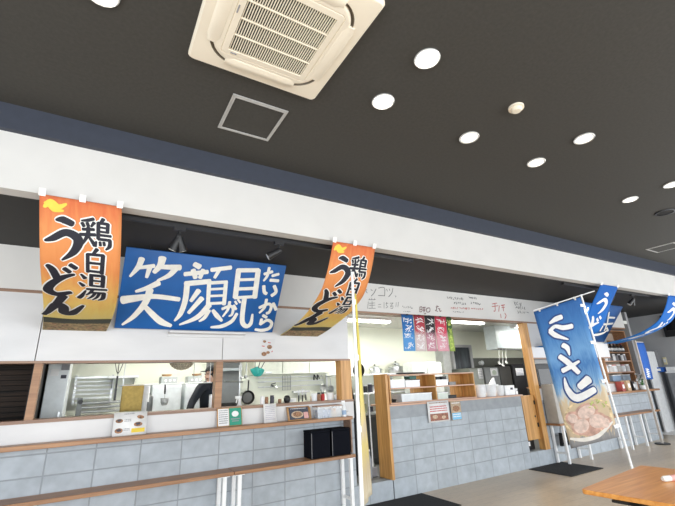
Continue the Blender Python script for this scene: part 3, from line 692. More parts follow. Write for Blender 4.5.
# the white pole in front of the doorway with its flag seen almost edge on
PX0 = PY(352, 272, 3.2); PX1 = PY(362, 504, 3.2)
d = (PX1-PX0); base = PX0 + d*((0.03-PX0.z)/d.z)
t = thing('pole_flag', 'tall white flag pole by the kitchen doorway, its yellow flag turned edge on', 'flag', (base.x, base.y, 0))
obj('pole', B().tube([PX0, PX0.lerp(base, .5), base], [.013, .017, .020], 12), whitem, t, True)
obj('water_base', B().lathe([(0, 0), (.19, 0), (.20, .03), (.19, .07), (.05, .09), (.03, .14), (0, .14)], (base.x, base.y-.02, 0)), whitem, t, True)
far = lambda z, w: Vector((0, 0, 0))
top = PX0 + Vector((0, 0, -.32)); 
def efn(u, v):
    a = PX0.lerp(base, (v+.25)/2.9); hd = Vector((a.x, a.y, 0)).normalized(); perp = Vector((hd.y, -hd.x, 0))
    k = .010 + .060*min(1, v/2.0)
    return a + hd*(u*.85) + perp*(u/.46*k + .008*math.sin(u*22+v*2) + .022)
E_ = Sheet(efn, .46, 2.08)
edge_m = uv_ramp_mat('edge_flag_print', [(0, (.72, .60, .12)), (.45, (.78, .66, .16)), (.62, (.74, .62, .30)), (.7, (.62, .52, .40)), (.76, (.66, .55, .20)), (.88, (.55, .45, .30)), (1, (.66, .60, .46))], .12, 7)
obj('cloth', E_.cloth(12, 30), edge_m, t)
for v in (.1, .7, 1.4, 2.0): p = efn(0, v); q = PX0.lerp(base, (v+.25)/2.9); obj('pole_clip', B().beam(p, q + (q-p)*.2, .02, .05), whitem, t)

# ------------------------------------------------------------------ writing and pictures on the wall boards
def wall_sheet(Y, x0, z1, W=1, H=.5): return Sheet(lambda u, v: Vector((x0+u, Y, z1-v)), W, H)
WS = wall_sheet(4.904, 3.0, 2.97, 4, .45)
def script_line(x0, y0, x1, y1, n, hpx, wpx, seed):
    """small handwriting too far off to read: short pen marks in a row"""
    rnd = random.Random(seed); out = []
    for k in range(n):
        t_ = (k+.5)/n; cx_, cy_ = x0+(x1-x0)*t_, y0+(y1-y0)*t_; w = abs(x1-x0)/n*.42
        for q in range(rnd.choice((2, 3, 3))):
            a = rnd.uniform(-1, 1); c_ = rnd.uniform(-1, 1)
            p = (cx_+a*w, cy_+c_*hpx*.5); e = (cx_+rnd.uniform(-1, 1)*w, cy_+rnd.uniform(-1, 1)*hpx*.5)
            out.append(([p, e], wpx))
    return out
def pen(name, data, x0, y0, s, mat, label):
    WS.lay(name, strokes_uv(WS, data, x0, y0, s), mat, bpy.data.objects['wall_back.003'], .0012)
penk, penr, pend = M('grey_pen', (.10, .10, .10), .7), M('red_pen', (.45, .10, .09), .7), M('maroon_pen', (.10, .012, .02), .7)
# ホンコツ。 in a view of 360..450 x 275..330 (7.5x)
HK = [([(14, 108), (52, 112)], 4), ([(34, 92), (32, 134)], 4), ([(24, 118), (12, 134)], 4), ([(42, 118), (54, 136)], 4),
      ([(80, 108), (92, 118)], 4), ([(120, 104), (104, 136), (84, 158)], 4), ([(138, 98), (182, 96), (184, 156)], 4), ([(136, 154), (186, 156)], 4),
      ([(198, 106), (206, 122)], 4), ([(218, 104), (224, 118)], 4), ([(246, 100), (238, 134), (214, 164)], 4), ([(262, 156), (270, 160), (264, 166)], 3)]
pen('handwriting', HK, 360, 275, 7.5, penk, 'large grey pen line of katakana at the left of the header board')
G2 = [([(62, 186), (116, 184)], 3), ([(88, 172), (88, 188)], 3), ([(70, 176), (72, 188)], 3), ([(108, 176), (106, 188)], 3), ([(62, 200), (56, 252)], 3), ([(68, 212), (112, 210)], 3), ([(90, 198), (90, 226)], 3), ([(70, 228), (114, 226)], 3), ([(90, 226), (90, 250)], 3), ([(64, 250), (116, 250)], 3),
      ([(136, 222), (156, 220)], 3), ([(134, 240), (158, 240)], 3), ([(180, 206), (180, 250)], 3), ([(194, 214), (210, 212)], 3), ([(200, 204), (198, 228), (208, 238), (194, 248)], 3), ([(226, 212), (248, 210)], 3), ([(248, 210), (228, 236), (246, 232), (244, 250), (228, 248)], 3),
      ([(272, 206), (268, 240)], 3), ([(288, 204), (284, 240)], 3)] + script_line(310, 236, 396, 246, 6, 16, 2.5, 3) + script_line(325, 272, 380, 276, 5, 8, 2, 4)
pen('handwriting', G2, 360, 275, 7.5, penk, 'second grey pen line, just below the large katakana on the header board')
K1 = [([(448, 242), (462, 240), (462, 274), (446, 276)], 4), ([(448, 242), (448, 276)], 4), ([(448, 258), (462, 258)], 4), ([(468, 244), (492, 242)], 4), ([(470, 256), (492, 256)], 4), ([(480, 240), (480, 278)], 5), ([(470, 268), (490, 268)], 4), ([(500, 250), (522, 248), (522, 274), (500, 276), (500, 250)], 5), ([(480, 284), (486, 294), (494, 284)], 4)]
pen('handwriting', K1, 360, 275, 7.5, pend, 'dark maroon characters right above the striped cloth banners')
K2 = [([(568, 240), (590, 236)], 4), ([(578, 228), (572, 262), (564, 268)], 5), ([(584, 250), (594, 256)], 4), ([(598, 250), (598, 272), (610, 268)], 5), ([(570, 268), (584, 274)], 4)]
pen('handwriting', K2, 360, 275, 7.5, pend, 'two small maroon characters right of the larger maroon pair')
pen('handwriting', script_line(45, 85, 160, 96, 9, 18, 3, 5) + script_line(190, 84, 250, 92, 5, 14, 4, 6) + script_line(92, 120, 180, 128, 7, 18, 3, 7) + script_line(206, 122, 275, 130, 5, 16, 4, 8) + script_line(80, 180, 160, 184, 5, 8, 2, 10), 440, 285, 6.75, penk, 'several short lines of grey pen writing in the middle of the header board')
pen('handwriting', script_line(70, 156, 200, 160, 10, 14, 3, 9) + script_line(210, 158, 292, 164, 6, 10, 3, 19), 440, 285, 6.75, penr, 'faint red line of writing under the grey pen lines')
TD = [([(352, 128), (384, 122)], 4), ([(350, 146), (392, 140)], 4), ([(370, 128), (372, 172), (362, 176)], 5), ([(400, 140), (396, 178)], 5), ([(412, 138), (436, 134)], 5), ([(416, 152), (436, 150)], 4), ([(424, 136), (428, 176)], 5), ([(408, 196), (412, 222)], 5), ([(436, 190), (446, 206), (438, 226)], 5)]
pen('handwriting', TD, 440, 285, 6.75, penr, 'bold red pen characters toward the right of the header board')
pen('handwriting', script_line(492, 122, 556, 132, 5, 26, 3, 11) + script_line(508, 152, 575, 158, 5, 24, 3, 12) + script_line(520, 182, 600, 186, 6, 18, 3, 13), 440, 285, 6.75, penk, 'block of grey pen writing beside the bold red characters')
# sticker of noodle bowls on the left board
WB = wall_sheet(4.909, 1.3, 2.45, 1.6, .6)
t = thing('wall_sticker', 'small sticker of noodle bowls on the white board under the second orange flag', 'sticker', PY(268, 358, 4.909))
bm = bmesh.new(); P = [WB.inv(262, 339), WB.inv(275, 339), WB.inv(274, 358), WB.inv(261, 358)]; bm.faces.new([bm.verts.new((p.x, p.y, 0)) for p in P]); WB.lay('sheet', bm, board, t, .001)
for x, y, r in ((264, 354, .035), (269.5, 347, .035), (268, 352.5, .024), (264.5, 341.5, .022)): bm = bmesh.new(); q = WB.inv(x, y); ell_uv(bm, q.x, q.y, r, r*.75, 16); WB.lay('bowl_picture', bm, brown, t, .002)
bm = bmesh.new()
for pts in ([(262, 346), (264.5, 346.3)], [(268, 342.5), (270.5, 343)], [(271.5, 352), (272.5, 351)]): stroke(bm, [WB.inv(*p) for p in pts], .010)
WB.lay('lettering', bm, red, t, .002)

# ------------------------------------------------------------------ shelves along the block wall
def shelf_board(name, x0, x1, y0, z0, z1, label, g): return tag(obj(name, B().box(x0, x1, y0, WY-.002, z0, z1), shelf_w, bev=.004), label, 'shelf', g)
shelf_board('wall_shelf', -4, 2.985, 4.735, 1.06, 1.10, 'long wooden shelf under the left kitchen opening, carrying menus and a clear box', 'wooden shelves on the block wall')
shelf_board('wall_shelf', 7.85, 11.6, 4.735, 1.06, 1.10, 'upper wooden shelf on the block wall at the far right', 'wooden shelves on the block wall')
shelf_board('counter_shelf', -4, 1.415, 4.655, .63, .665, 'lower wooden counter shelf at the left, ending at the white legs', 'lower wooden counters on the block wall')
shelf_board('counter_shelf', 1.421, 2.95, 4.655, .63, .665, 'lower wooden counter shelf carrying the two black boxes', 'lower wooden counters on the block wall')
shelf_board('counter_shelf', 7.3, 11.15, 4.655, .63, .665, 'lower wooden counter shelf at the far right with white legs', 'lower wooden counters on the block wall')
tag(obj('shelf_bracket', B().box(2.952, 2.972, 4.75, 4.925, .667, 1.058), wood_trim), 'upright wooden board closing the right end of the left shelves', 'shelf end')
def leg_frame(x, label, ztop=.628, two=True):
    t = thing('leg_frame', label, 'table leg', (x, 4.79, 0), 'white metal leg frames')
    for y in (4.685, 4.895): obj('leg', B().box(x-.02, x+.02, y-.02, y+.02, 0, ztop-.006), whitem, t, bev=.003)
    obj('stretcher', B().box(x-.015, x+.015, 4.706, 4.874, .16, .19), whitem, t)
    obj('top_plate', B().box(x-.05, x+.05, 4.66, 4.918, ztop-.006, ztop), whitem, t)
LX = [(1.325, 'white leg frame left of the joint in the lower counter'), (1.485, 'white leg frame right of the joint in the lower counter'), (2.89, 'white leg frame by the white flag pole'),
      (7.40, 'white leg frame under the carton, at the near end of the far right counter'), (8.10, 'white leg frame second along the far right counter, behind the ramen flag'), (9.62, 'white leg frame third along the far right counter'), (10.25, 'white leg frame fourth along the far right counter'), (10.9, 'white leg frame at the far end of the far right counter')]
for x, lab in LX: leg_frame(x, lab)
def black_box(x0, x1, label):
    t = thing('black_box', label, 'box', ((x0+x1)/2, 4.81, .666), 'black boxes on the lower counter')
    obj('body', B().box(x0, x1, 4.70, 4.922, .666, .945), M('box_black', (.005, .006, .010), .9, spec=.1), t, bev=.006)
    obj('lid', B().box(x0-.003, x1+.003, 4.697, 4.924, .947, .972), M('box_black', (.005, .006, .010), .9, spec=.1), t, bev=.006)
    obj('corner_edge', B().box(x0-.002, x0+.004, 4.696, 4.702, .67, .945), M('grey_edge', (.16, .16, .17), .4), t)
black_box(2.36, 2.615, 'left one of the two black boxes on the lower counter'); black_box(2.645, 2.905, 'right one of the two black boxes, nearest the white pole')

# things on the upper shelf
def lay_print(S, t, parts):
    for i, (nm, data, m) in enumerate(parts):
        sets = [[q] for q in data] if len(data[0]) == 5 else [data]
        for d_ in sets:
            bm = bmesh.new()
            for q in d_:
                if len(q) == 4: rect_uv(bm, q[0]*S.W, q[1]*S.W, q[2]*S.H, q[3]*S.H)
                else: ell_uv(bm, q[0]*S.W, q[1]*S.H, q[2]*S.W, q[3]*S.H, 16, q[4])
            S.lay(nm, bm, m, t, .0012 + .0006*i)
def leaning(name, label, cat, px, Y0, lean, mat, parts, thick=.004, group=None):
    """a sheet standing on the shelf and leaning back: px = TL, TR, BR, BL pixels"""
    zb = 1.101; bl = PY(*px[3], Y0); br = PY(*px[2], Y0); h = (PY(*px[0], Y0).z + PY(*px[1], Y0).z)/2 - (bl.z+br.z)/2
    x0, x1 = min(bl.x, PY(*px[0], Y0).x), (br.x + PY(*px[1], Y0).x)/2
    S = plane_sheet((x0, Y0+lean, zb+h), (x1, Y0+lean, zb+h), (x0, Y0, zb)); t = thing(name, label, cat, ((x0+x1)/2, Y0, zb), group)
    obj('sheet', S.cloth(1, 1, thick), mat, t)
    lay_print(S, t, parts)
    return t, S
def lines(u0, u1, v0, v1, n, seed=1):
    r = random.Random(seed); out = []
    for k in range(n):
        v = v0 + (v1-v0)*k/n; h = (v1-v0)/n*.45; u = u0
        while u < u1 - .01: w = r.uniform(.02, .06); out.append((u, min(u+w, u1), v, v+h)); u += w + .012
    return out
leaning('menu_sheet', 'white menu sheet with food pictures standing at the left of the upper shelf', 'menu', [(114.7, 413.4), (146.7, 410.6), (147.4, 434.3), (115.7, 435)], 4.83, .06, paper,
        [('dish_picture', [(.17, .36, .11, .09, 0), (.18, .78, .12, .11, 0), (.74, .55, .13, .10, 0), (.80, .24, .11, .08, .2)], brown), ('lettering', lines(.30, .62, .06, .13, 1) + lines(.32, .52, .30, .44, 2) + lines(.32, .50, .70, .82, 2), greyp), ('price_label', [(.55, .95, .72, .9)], yellowp), ('dish_sauce', [(.17, .34, .06, .05, 0), (.18, .76, .07, .06, 0), (.74, .53, .07, .05, 0)], darkp)])
leaning('leaflet_stand', 'leaflet half white and half green in a wooden stand on the upper shelf', 'leaflet', [(218, 409), (241.5, 407), (244, 425.5), (219, 427)], 4.84, .05, oak_x,
        [('white_half', [(.04, .46, .05, .96)], paper), ('green_half', [(.48, .97, .04, .97)], green), ('lettering', lines(.08, .42, .12, .9, 7, 4) + [(.55, .90, .60, .66), (.58, .86, .72, .77)], greyp), ('emblem', [(.72, .36, .14, .16, 0)], paper)], .01)
leaning('notice_sheet', 'thin white notice sheet standing on the shelf left of the framed bowl picture', 'notice', [(264.5, 404), (277, 403), (277.5, 421.5), (266, 423)], 4.84, .04, paper, [('lettering', lines(.12, .86, .12, .9, 8, 6), M('pale_print', (.50, .48, .56), .7))])
t, S = leaning('framed_menu', 'wooden framed picture of a noodle bowl on the upper shelf', 'picture frame', [(288.5, 406), (309, 404.5), (313, 417.5), (290, 419.5)], 4.83, .06, oak_x,
        [('dark_picture', [(.07, .93, .08, .94)], M('slate_print', (.06, .07, .10), .5)), ('bowl_picture', [(.42, .60, .27, .26, 0)], tan), ('soup_picture', [(.42, .58, .20, .18, 0)], brown), ('side_print', [(.70, .90, .45, .9)], pinkp), ('lettering', lines(.15, .85, .14, .24, 1, 9), paper)], .016)
obj('easel_leg', B().beam((S.fn(S.W, .02)).to_tuple(), (S.fn(S.W, .02) + Vector((.035, .02, -.17))).to_tuple(), .02, .02), oak_x, t)
# clear box with its wooden lid
a = PY(317, 418, 4.80).x; c = PY(341, 416, 4.80).x
t = thing('clear_box', 'clear plastic box with blue contents, right of the framed bowl picture', 'box', ((a+c)/2, 4.84, 1.101))
b = B().box(a, c, 4.775, 4.780, 1.101, 1.235).box(a, c, 4.90, 4.905, 1.101, 1.235).box(a, a+.005, 4.78, 4.90, 1.101, 1.235).box(c-.005, c, 4.78, 4.90, 1.101, 1.235)
obj('box', b, glassy, t); obj('contents', B().box(a+.012, a+(c-a)*.58, 4.785, 4.895, 1.102, 1.20), bluebox, t, bev=.01)
obj('orange_contents', B().box(a+(c-a)*.62, a+(c-a)*.78, 4.785, 4.895, 1.102, 1.21), M('orange_pack', (.5, .28, .12), .6, noise=(40, .5)), t, bev=.008)
obj('rim', B().box(a-.008, c+.008, 4.768, 4.782, 1.235, 1.25).box(a-.008, c+.008, 4.898, 4.912, 1.235, 1.25).box(a-.008, a+.006, 4.782, 4.898, 1.235, 1.25).box(c-.006, c+.008, 4.782, 4.898, 1.235, 1.25), wood_trim, t)
def spray_bottle(x, y, z, h, label, m=cool_white):
    t = thing('spray_bottle', label, 'bottle', (x, y, z), 'spray bottles'); k = h/.26
    obj('bottle', B().lathe([(0, 0), (.034*k, 0), (.037*k, .01*k), (.037*k, .11*k), (.030*k, .15*k), (.015*k, .18*k), (.013*k, .2*k), (0, .2*k)], (x, y, z), 20), m, t, True)
    obj('label', B().lathe([(.0375*k, .03*k), (.0378*k, .03*k), (.0378*k, .10*k), (.0375*k, .10*k)], (x, y, z), 20), M('bottle_label', (.30, .42, .60), .6), t, True)
    obj('pump_head', B().box(x-.045*k, x+.02*k, y-.010*k, y+.010*k, z+.225*k, z+.25*k).box(x-.012*k, x+.012*k, y-.012*k, y+.012*k, z+.2*k, z+.228*k), whitem, t, bev=.003)
    obj('trigger', B().beam((x-.025*k, y, z+.225*k), (x-.035*k, y, z+.185*k), .008*k, .008*k), whitem, t)
spray_bottle(PY(344, 410, 4.77).x, 4.77, 1.101, .20, 'white pump bottle beside the clear box at the end of the upper shelf')
x = PY(353, 412, 4.80).x
tag(obj('small_bowl', B().lathe([(0, .004), (.02, .004), (.045, .035), (.052, .055), (.047, .055), (.04, .035), (.018, .010), (0, .010)], (2.945, 4.86, 1.097), 24), whitem, None, True), 'small white bowl at the right tip of the upper shelf', 'bowl')
# white tubs and packs crowding the right end of the sill
SILL = 1.301
for k, (x0, x1, yt, m, lab) in enumerate(((311, 317, 393.5, cool_white, 'white plastic tub on the sill, leftmost of the white packs'), (326.5, 333.5, 393, whitem, 'white tub on the sill in the middle of the white packs'), (334, 338.5, 395, cool_white, 'small white tub on the sill before the oak post'))):
    a, c = PY(x0, 398, 5.1).x, PY(x1, 398, 5.1).x; h = PY(x0, yt, 5.1).z - SILL; r = (c-a)/2
    t = thing('plastic_tub', lab, 'tub', ((a+c)/2, 5.1, SILL), 'white tubs on the sill')
    obj('tub', B().lathe([(0, 0), (r*.85, 0), (r*.97, h*.86), (0, h*.86)], ((a+c)/2, 5.1, SILL), 18), m, t, True)
    obj('lid', B().lathe([(0, h*.86), (r, h*.86), (r, h*.97), (r*.9, h), (0, h)], ((a+c)/2, 5.1, SILL), 18), whitem, t, True)
for x, lab, m in ((319, 'dark brown spice jar on the sill, left of its pair', brown), (322.8, 'dark red spice jar on the sill, right of its pair', red)):
    X = PY(x, 398, 5.08).x; t = thing('spice_jar', lab, 'jar', (X, 5.08, SILL), 'spice jars on the sill')
    obj('jar', B().lathe([(0, 0), (.026, 0), (.026, .075), (.02, .085), (0, .085)], (X, 5.08, SILL), 14), m, t, True); obj('cap', B().lathe([(.022, .085), (.022, .105), (0, .105)], (X, 5.08, SILL), 14), black, t, True)
for x, h, r, m, lab in ((262.3, .095, .028, whitem, 'white cup on the sill under the frying pan'), (266.6, .085, .022, brown, 'brown jar on the sill right of the white cup'), (272, .10, .026, darkp, 'dark pot on the sill above the notice sheet'), (279.8, .05, .022, brown, 'short brown jar on the sill between the notice sheet and the black ball'), (312.2, .07, .022, tan, 'tan jar on the sill behind the framed picture')):
    X = PY(x, 402, 5.11).x
    t = thing('sill_jar', lab, 'jar', (X, 5.11, SILL), 'jars on the sill'); obj('body', B().lathe([(0, 0), (r, 0), (r*1.05, h*.8), (0, h*.8)], (X, 5.11, SILL), 16), m, t, True); obj('lid', B().lathe([(r*.9, h*.8), (r*.9, h), (0, h)], (X, 5.11, SILL), 16), m, t, True)
X = PY(287, 401, 5.11).x
tag(obj('kitchen_timer', B().lathe([(0, 0), (.03, 0), (.044, .03), (.044, .055), (.03, .085), (0, .092)], (X, 5.11, SILL), 18), black, None, True), 'black ball shaped kitchen timer on the sill above the framed picture', 'timer')

# ------------------------------------------------------------------ the block serving counter and its pigeonhole unit
ct = thing('serving_counter', 'grey concrete block serving counter with a smooth concrete band and thin wooden top', 'counter', (5.2, 5.05, 0))
obj('block_front', B().box(3.715, 6.705, WY, 5.15, .001, 1.0), block, ct)
obj('concrete_band', B().box(3.715, 6.705, WY-.004, 5.15, 1.0, 1.165), lintel, ct)
obj('counter_top', B().box(3.70, 6.75, 4.905, 5.35, 1.165, 1.19), pine_x, ct, bev=.003)
tag(obj('side_panel', B().box(3.655, 3.70, 4.87, 5.16, .241, 1.615), oak_z, bev=.003), 'tall orange oak side panel between the doorway and the block counter', 'panel')
t = thing('swing_door', 'low orange wooden door in the gap between block counter and oak post', 'door', (6.93, 4.97, .30))
obj('door_panel', B().box(6.76, 7.115, 4.955, 4.985, .42, 1.165), oak_z, t, bev=.003)
for z in (.62, 1.0): obj('hinge', B().box(7.085, 7.118, 4.945, 4.957, z, z+.07), blackm, t)
obj('pull_hole', B().lathe([(0, 0), (.018, 0), (.018, .004), (0, .004)], (7.06, 4.953, .80), 14, Matrix.Rotation(PI/2, 3, 'X')), blackm, t)
t = thing('pigeonhole_unit', 'pinkish pine pigeonhole unit of four open boxes standing on the block counter', 'shelf unit', (4.68, 5.1, 1.191))
ux0, ux1, um, uz0, uz1, uzm = 3.79, 5.585, 4.70, 1.192, 1.605, 1.405; uy0, uy1 = 4.95, 5.25
for x in (ux0, um, ux1): obj('upright', B().box(x-.011, x+.011, uy0, uy1, uz0+.018, uz1-.018), oak_z, t)
for x0, x1 in ((4.42, 4.69), (5.30, 5.57)): obj('back_panel', B().box(x0, x1, uy1-.012, uy1, uz0+.02, uz1-.02), oak_z, t)
for z in (uz0, uz1-.018): obj('board', B().box(ux0-.011, ux1+.011, uy0-.004, uy1, z, z+.018), pine_x, t)
for x0, x1 in ((ux0+.011, um-.011), (um+.011, ux1-.011)): obj('shelf', B().box(x0, x1, uy0-.002, uy1-.012, uzm-.009, uzm+.009), pine_x, t)
def bin_(x0, x1, z, h, m, lab, y0=4.98, y1=5.2, lid=None):
    o = thing('storage_bin', lab, 'container', ((x0+x1)/2, (y0+y1)/2, z), 'containers in the pigeonholes'); d = .008
    b = B().box(x0, x1, y0, y1, z, z+.006).box(x0, x1, y0, y0+d, z+.006, z+h).box(x0, x1, y1-d, y1, z+.006, z+h).box(x0, x0+d, y0+d, y1-d, z+.006, z+h).box(x1-d, x1, y0+d, y1-d, z+.006, z+h)
    obj('bin', b, m, o); obj('rim', B().box(x0-.006, x1+.006, y0-.006, y0+.004, z+h-.012, z+h).box(x0-.006, x1+.006, y1-.004, y1+.006, z+h-.012, z+h), whitem, o)
    if lid: obj('lid', B().box(x0, x1, y0, y1, z+h+.001, z+h+.012), lid, o, bev=.003)
gz0, gz1 = uz0+.019, uzm+.010
bin_(3.83, 4.10, gz1, .115, cool_white, 'white bin in the upper left pigeonhole, at its left'); bin_(4.12, 4.40, gz1, .10, whitem, 'white bin with a dark lid in the upper left pigeonhole, at its right', lid=black)
bin_(4.02, 4.62, gz0, .11, M('frosted_bin', (.62, .66, .68), .3), 'long frosted tray in the lower left pigeonhole')
bin_(4.75, 5.00, gz1, .09, steel, 'steel tray in the upper right pigeonhole'); bin_(4.75, 4.97, gz0, .10, M('mint_bin', (.58, .64, .58), .5), 'pale green bin in the lower right pigeonhole')
t = thing('iron_pan', 'small dark pan lying in the lower left pigeonhole', 'pan', (3.91, 5.08, gz0)); obj('pan', B().lathe([(0, .002), (.055, .002), (.072, .04), (.068, .04), (.05, .008), (0, .008)], (3.91, 5.08, gz0), 20), iron, t, True); obj('handle', B().beam((3.87, 5.03, gz0+.035), (3.84, 4.97, gz0+.05), .014, .01), black, t)
for x0, x1, z, m, lab in ((4.22, 4.36, gz1+.113, M('green_lid_box', (.03, .12, .10), .5), 'flat dark green box on the lidded white bin'), (4.78, 4.86, gz1+.091, black, 'black cube on the steel tray in the upper right pigeonhole'), (4.90, 5.0, gz1+.091, black, 'black device at the right of the steel tray'), (5.0, 5.18, gz0, black, 'black box in the lower right pigeonhole'), (5.05, 5.2, gz1, M('grey_box', (.3, .3, .3), .5), 'grey box in the upper right pigeonhole')):
    t = thing('small_box', lab, 'box', ((x0+x1)/2, 5.06, z), 'small boxes in the pigeonholes'); obj('base', B().box(x0, x1, 5.0, 5.13, z+.001, z+.035), m, t, bev=.004); obj('lid', B().box(x0-.003, x1+.003, 4.997, 5.133, z+.036, z+.048), m, t, bev=.003)
# posters on the counter front
def poster(px, Y, mat, parts, label, name='poster'):
    P = [PY(*p, Y) for p in px]; x0 = (P[0].x+P[3].x)/2; x1 = (P[1].x+P[2].x)/2; z1 = (P[0].z+P[1].z)/2; z0 = (P[2].z+P[3].z)/2
    S = plane_sheet((x0, Y, z1), (x1, Y, z1), (x0, Y, z0)); t = thing(name, label, 'poster', ((x0+x1)/2, Y, z0), 'posters and papers on walls')
    obj('sheet', S.cloth(1, 1, .002), mat, t); lay_print(S, t, parts)
poster([(427, 402), (448.5, 400), (450, 421), (429, 422.5)], 4.895, paper, [('heading', lines(.08, .92, .06, .16, 1, 3), brown), ('lettering', lines(.1, .9, .24, .56, 3, 5), red), ('food_picture', [(.08, .92, .60, .94)], M('meat_print', (.30, .13, .09), .7, noise=(50, .6))), ('egg_picture', [(.3, .75, .12, .09, 0), (.7, .8, .1, .08, 0)], tan)], 'larger red and white poster on the front of the block counter')
poster([(450, 401.5), (460, 400.5), (462.5, 419.5), (452.5, 420.5)], 4.895, tan, [('heading', lines(.1, .9, .08, .2, 1, 3), paper), ('blue_panel', [(.05, .95, .62, .97)], M('cyan_print', (.20, .50, .75), .6)), ('lettering', lines(.12, .9, .68, .9, 2, 2), paper), ('food_picture', [(.5, .4, .35, .16, 0)], brown)], 'smaller poster with a blue foot beside the larger one on the block counter')
# stacked white cartons on the counter top
ctz = 1.191
CT = [(475.8, 484.7, 5.02, .20, 'stack of white paper cups on the block counter, next to the pigeonhole unit'), (485.6, 495, 5.02, .195, 'stack of white paper cups second from the pigeonhole unit'), (496, 503, 5.04, .17, 'stack of white paper cups third from the pigeonhole unit')]
for x0, x1, Y, h, lab in CT:
    a, c = PY(x0, 390, Y).x, PY(x1, 390, Y).x; r = (c-a)/2*.96; X = (a+c)/2; t = thing('cup_stack', lab, 'cups', (X, Y+.02, ctz), 'stacks of white paper cups')
    n = 9
    for k in range(n): z = ctz + .001 + k*(h-.08)/(n-1); obj('cup', B().lathe([(0, 0), (r*.78, 0), (r*.985, .075), (r, .078), (r*.985, .082), (r*.95, .078), (r*.75, .006), (0, .006)], (X, Y+.02, z), 22), cool_white, t, True)
for x0, x1, h, lab in ((505, 514.5, .165, 'taller white carton on the block counter, right of the cup stacks'), (515.2, 523, .105, 'low white carton at the right end of the block counter')):
    a, c = PY(x0, 391, 5.0).x, PY(x1, 391, 5.0).x; c = min(c, 6.74)
    t = thing('white_carton', lab, 'box', ((a+c)/2, 5.07, ctz), 'white cartons on the counter'); obj('carton', B().box(a, c, 4.99, 5.15, ctz+.001, ctz+h-.006), whitem, t, bev=.003); obj('flap', B().box(a-.001, c+.001, 4.988, 5.07, ctz+h-.006, ctz+h), paper, t)
    obj('print', B().box(a+(c-a)*.55, a+(c-a)*.8, 4.986, 4.99, ctz+h*.55, ctz+h*.75), darkp, t)
X = PY(493, 380, 5.2).x
t = thing('napkin_pack', 'crumpled white napkin rising from its pack behind the cup stacks', 'napkin', (X, 5.22, ctz)); obj('pack', B().box(X-.10, X+.10, 5.17, 5.29, ctz+.001, ctz+.19), cool_white, t, bev=.01)
b = B(); b.prism([(X-.11, 5.2, ctz+.19), (X+.07, 5.2, ctz+.19), (X+.05, 5.21, ctz+.31), (X-.01, 5.21, ctz+.275)], (0, .03, 0)).prism([(X-.03, 5.24, ctz+.19), (X+.09, 5.24, ctz+.19), (X+.06, 5.23, ctz+.28)], (0, .02, 0)); obj('napkin', b, paper, t)
t = thing('paper_notice', 'upright white notice card at the right end of the pigeonhole unit', 'notice', (PY(474, 385, 5.1).x, 5.0, ctz)); X = PY(475.5, 385, 5.0).x
obj('card', B().box(X-.035, X+.045, 5.20, 5.206, ctz+.001, ctz+.34), paper, t); obj('lettering', B().box(X-.025, X+.03, 5.197, 5.20, ctz+.22, ctz+.25).box(X-.025, X+.02, 5.197, 5.20, ctz+.27, ctz+.29), greyp, t)

# five narrow cloth banners hanging from the header trim
NB = [(401.3, 413, (.03, .15, .42), 'blue cloth banner, leftmost of the five under the header board', bannerblue), (413.6, 424, (.42, .06, .08), 'dark red cloth banner second of the five under the header board', None), (424.4, 434, (.04, .035, .04), 'black cloth banner with pink in the middle of the five', None), (434.4, 445.5, (.60, .06, .10), 'bright red cloth banner fourth of the five under the header board', None), (445.9, 451.3, (.06, .12, .04), 'narrow dark green cloth banner at the right of the five', None)]
for k, (x0, x1, col, lab, m) in enumerate(NB):
    a, c = PY(x0, 316, 4.888).x, PY(x1, 317, 4.888).x
    S = Sheet(lambda u, v, a=a, k=k: Vector((a+u-.02*v, 4.888 - .006*math.sin(v*6+k) + .004*math.sin(u*30+k), 2.515-v)), c-a, .57)
    t = thing('cloth_banner', lab, 'banner', S.fn((c-a)/2, .57), 'five cloth banners')
    lower = {0: (.10, .30, .62), 1: (.62, .52, .52), 2: (.55, .28, .34), 3: (.70, .36, .42), 4: (.34, .46, .12)}[k]
    mm = uv_ramp_mat('banner_print_%s' % 'abcde'[k], [(0, tuple(c*.5 for c in col)), (.25, col), (.47, col), (.55, lower), (1, lower)], .45, 14, mapscale=(1, 3, 1))
    obj('cloth', S.cloth(6, 16, .002), mm, t)
    rnd = random.Random(k+20); bm = bmesh.new(); W = S.W
    for q in range(4):
        v = .04 + q*.13
        for _ in range(9): stroke(bm, [(W*rnd.uniform(.12, .88), v+rnd.uniform(0, .11)), (W*rnd.uniform(.12, .88), v+rnd.uniform(0, .11))], .009)
    S.lay('lettering', bm, paper if k != 4 else M('lime_print', (.55, .66, .15), .7), t, .002)
    obj('hanging_tab', B().box((a+c)/2-.02, (a+c)/2+.02, 4.880, 4.899, 2.50, 2.522), black, t)

# ------------------------------------------------------------------ floor things and the dining table
def mat_(pts, label):
    a = [Vector((x, y, .001)) for x, y in pts]; b = B().prism(a, (0, 0, .009)); tag(obj('floor_mat', b, matm, None, False, .003), label, 'mat', 'black door mats')
mat_([(6.55, 4.16), (7.47, 4.16), (7.50, 4.90), (6.55, 4.90)], 'black door mat before the low orange door at the right end of the counter')
mat_([(3.22, 4.17), (4.17, 4.17), (4.17, 4.905), (3.22, 4.905)], 'black door mat before the kitchen doorway by the white pole')
tz = .72
t = thing('dining_table', 'orange brown wooden dining table with black pedestal base, in the lower right corner', 'table', (3.70, 1.36, 0))
rt = Matrix.Rotation(math.radians(5.5), 3, 'Z'); oc = Vector((3.10, 1.925, 0)); TT = lambda x, y, z: oc + rt @ Vector((x, y, 0)) + Vector((0, 0, z))
obj('table_top', B().prism([TT(p[0], p[1], tz-.03) for p in rrect(0, 1.14, -1.2, 0, .035, 0)], (0, 0, .03)), table_w, t, bev=.006)
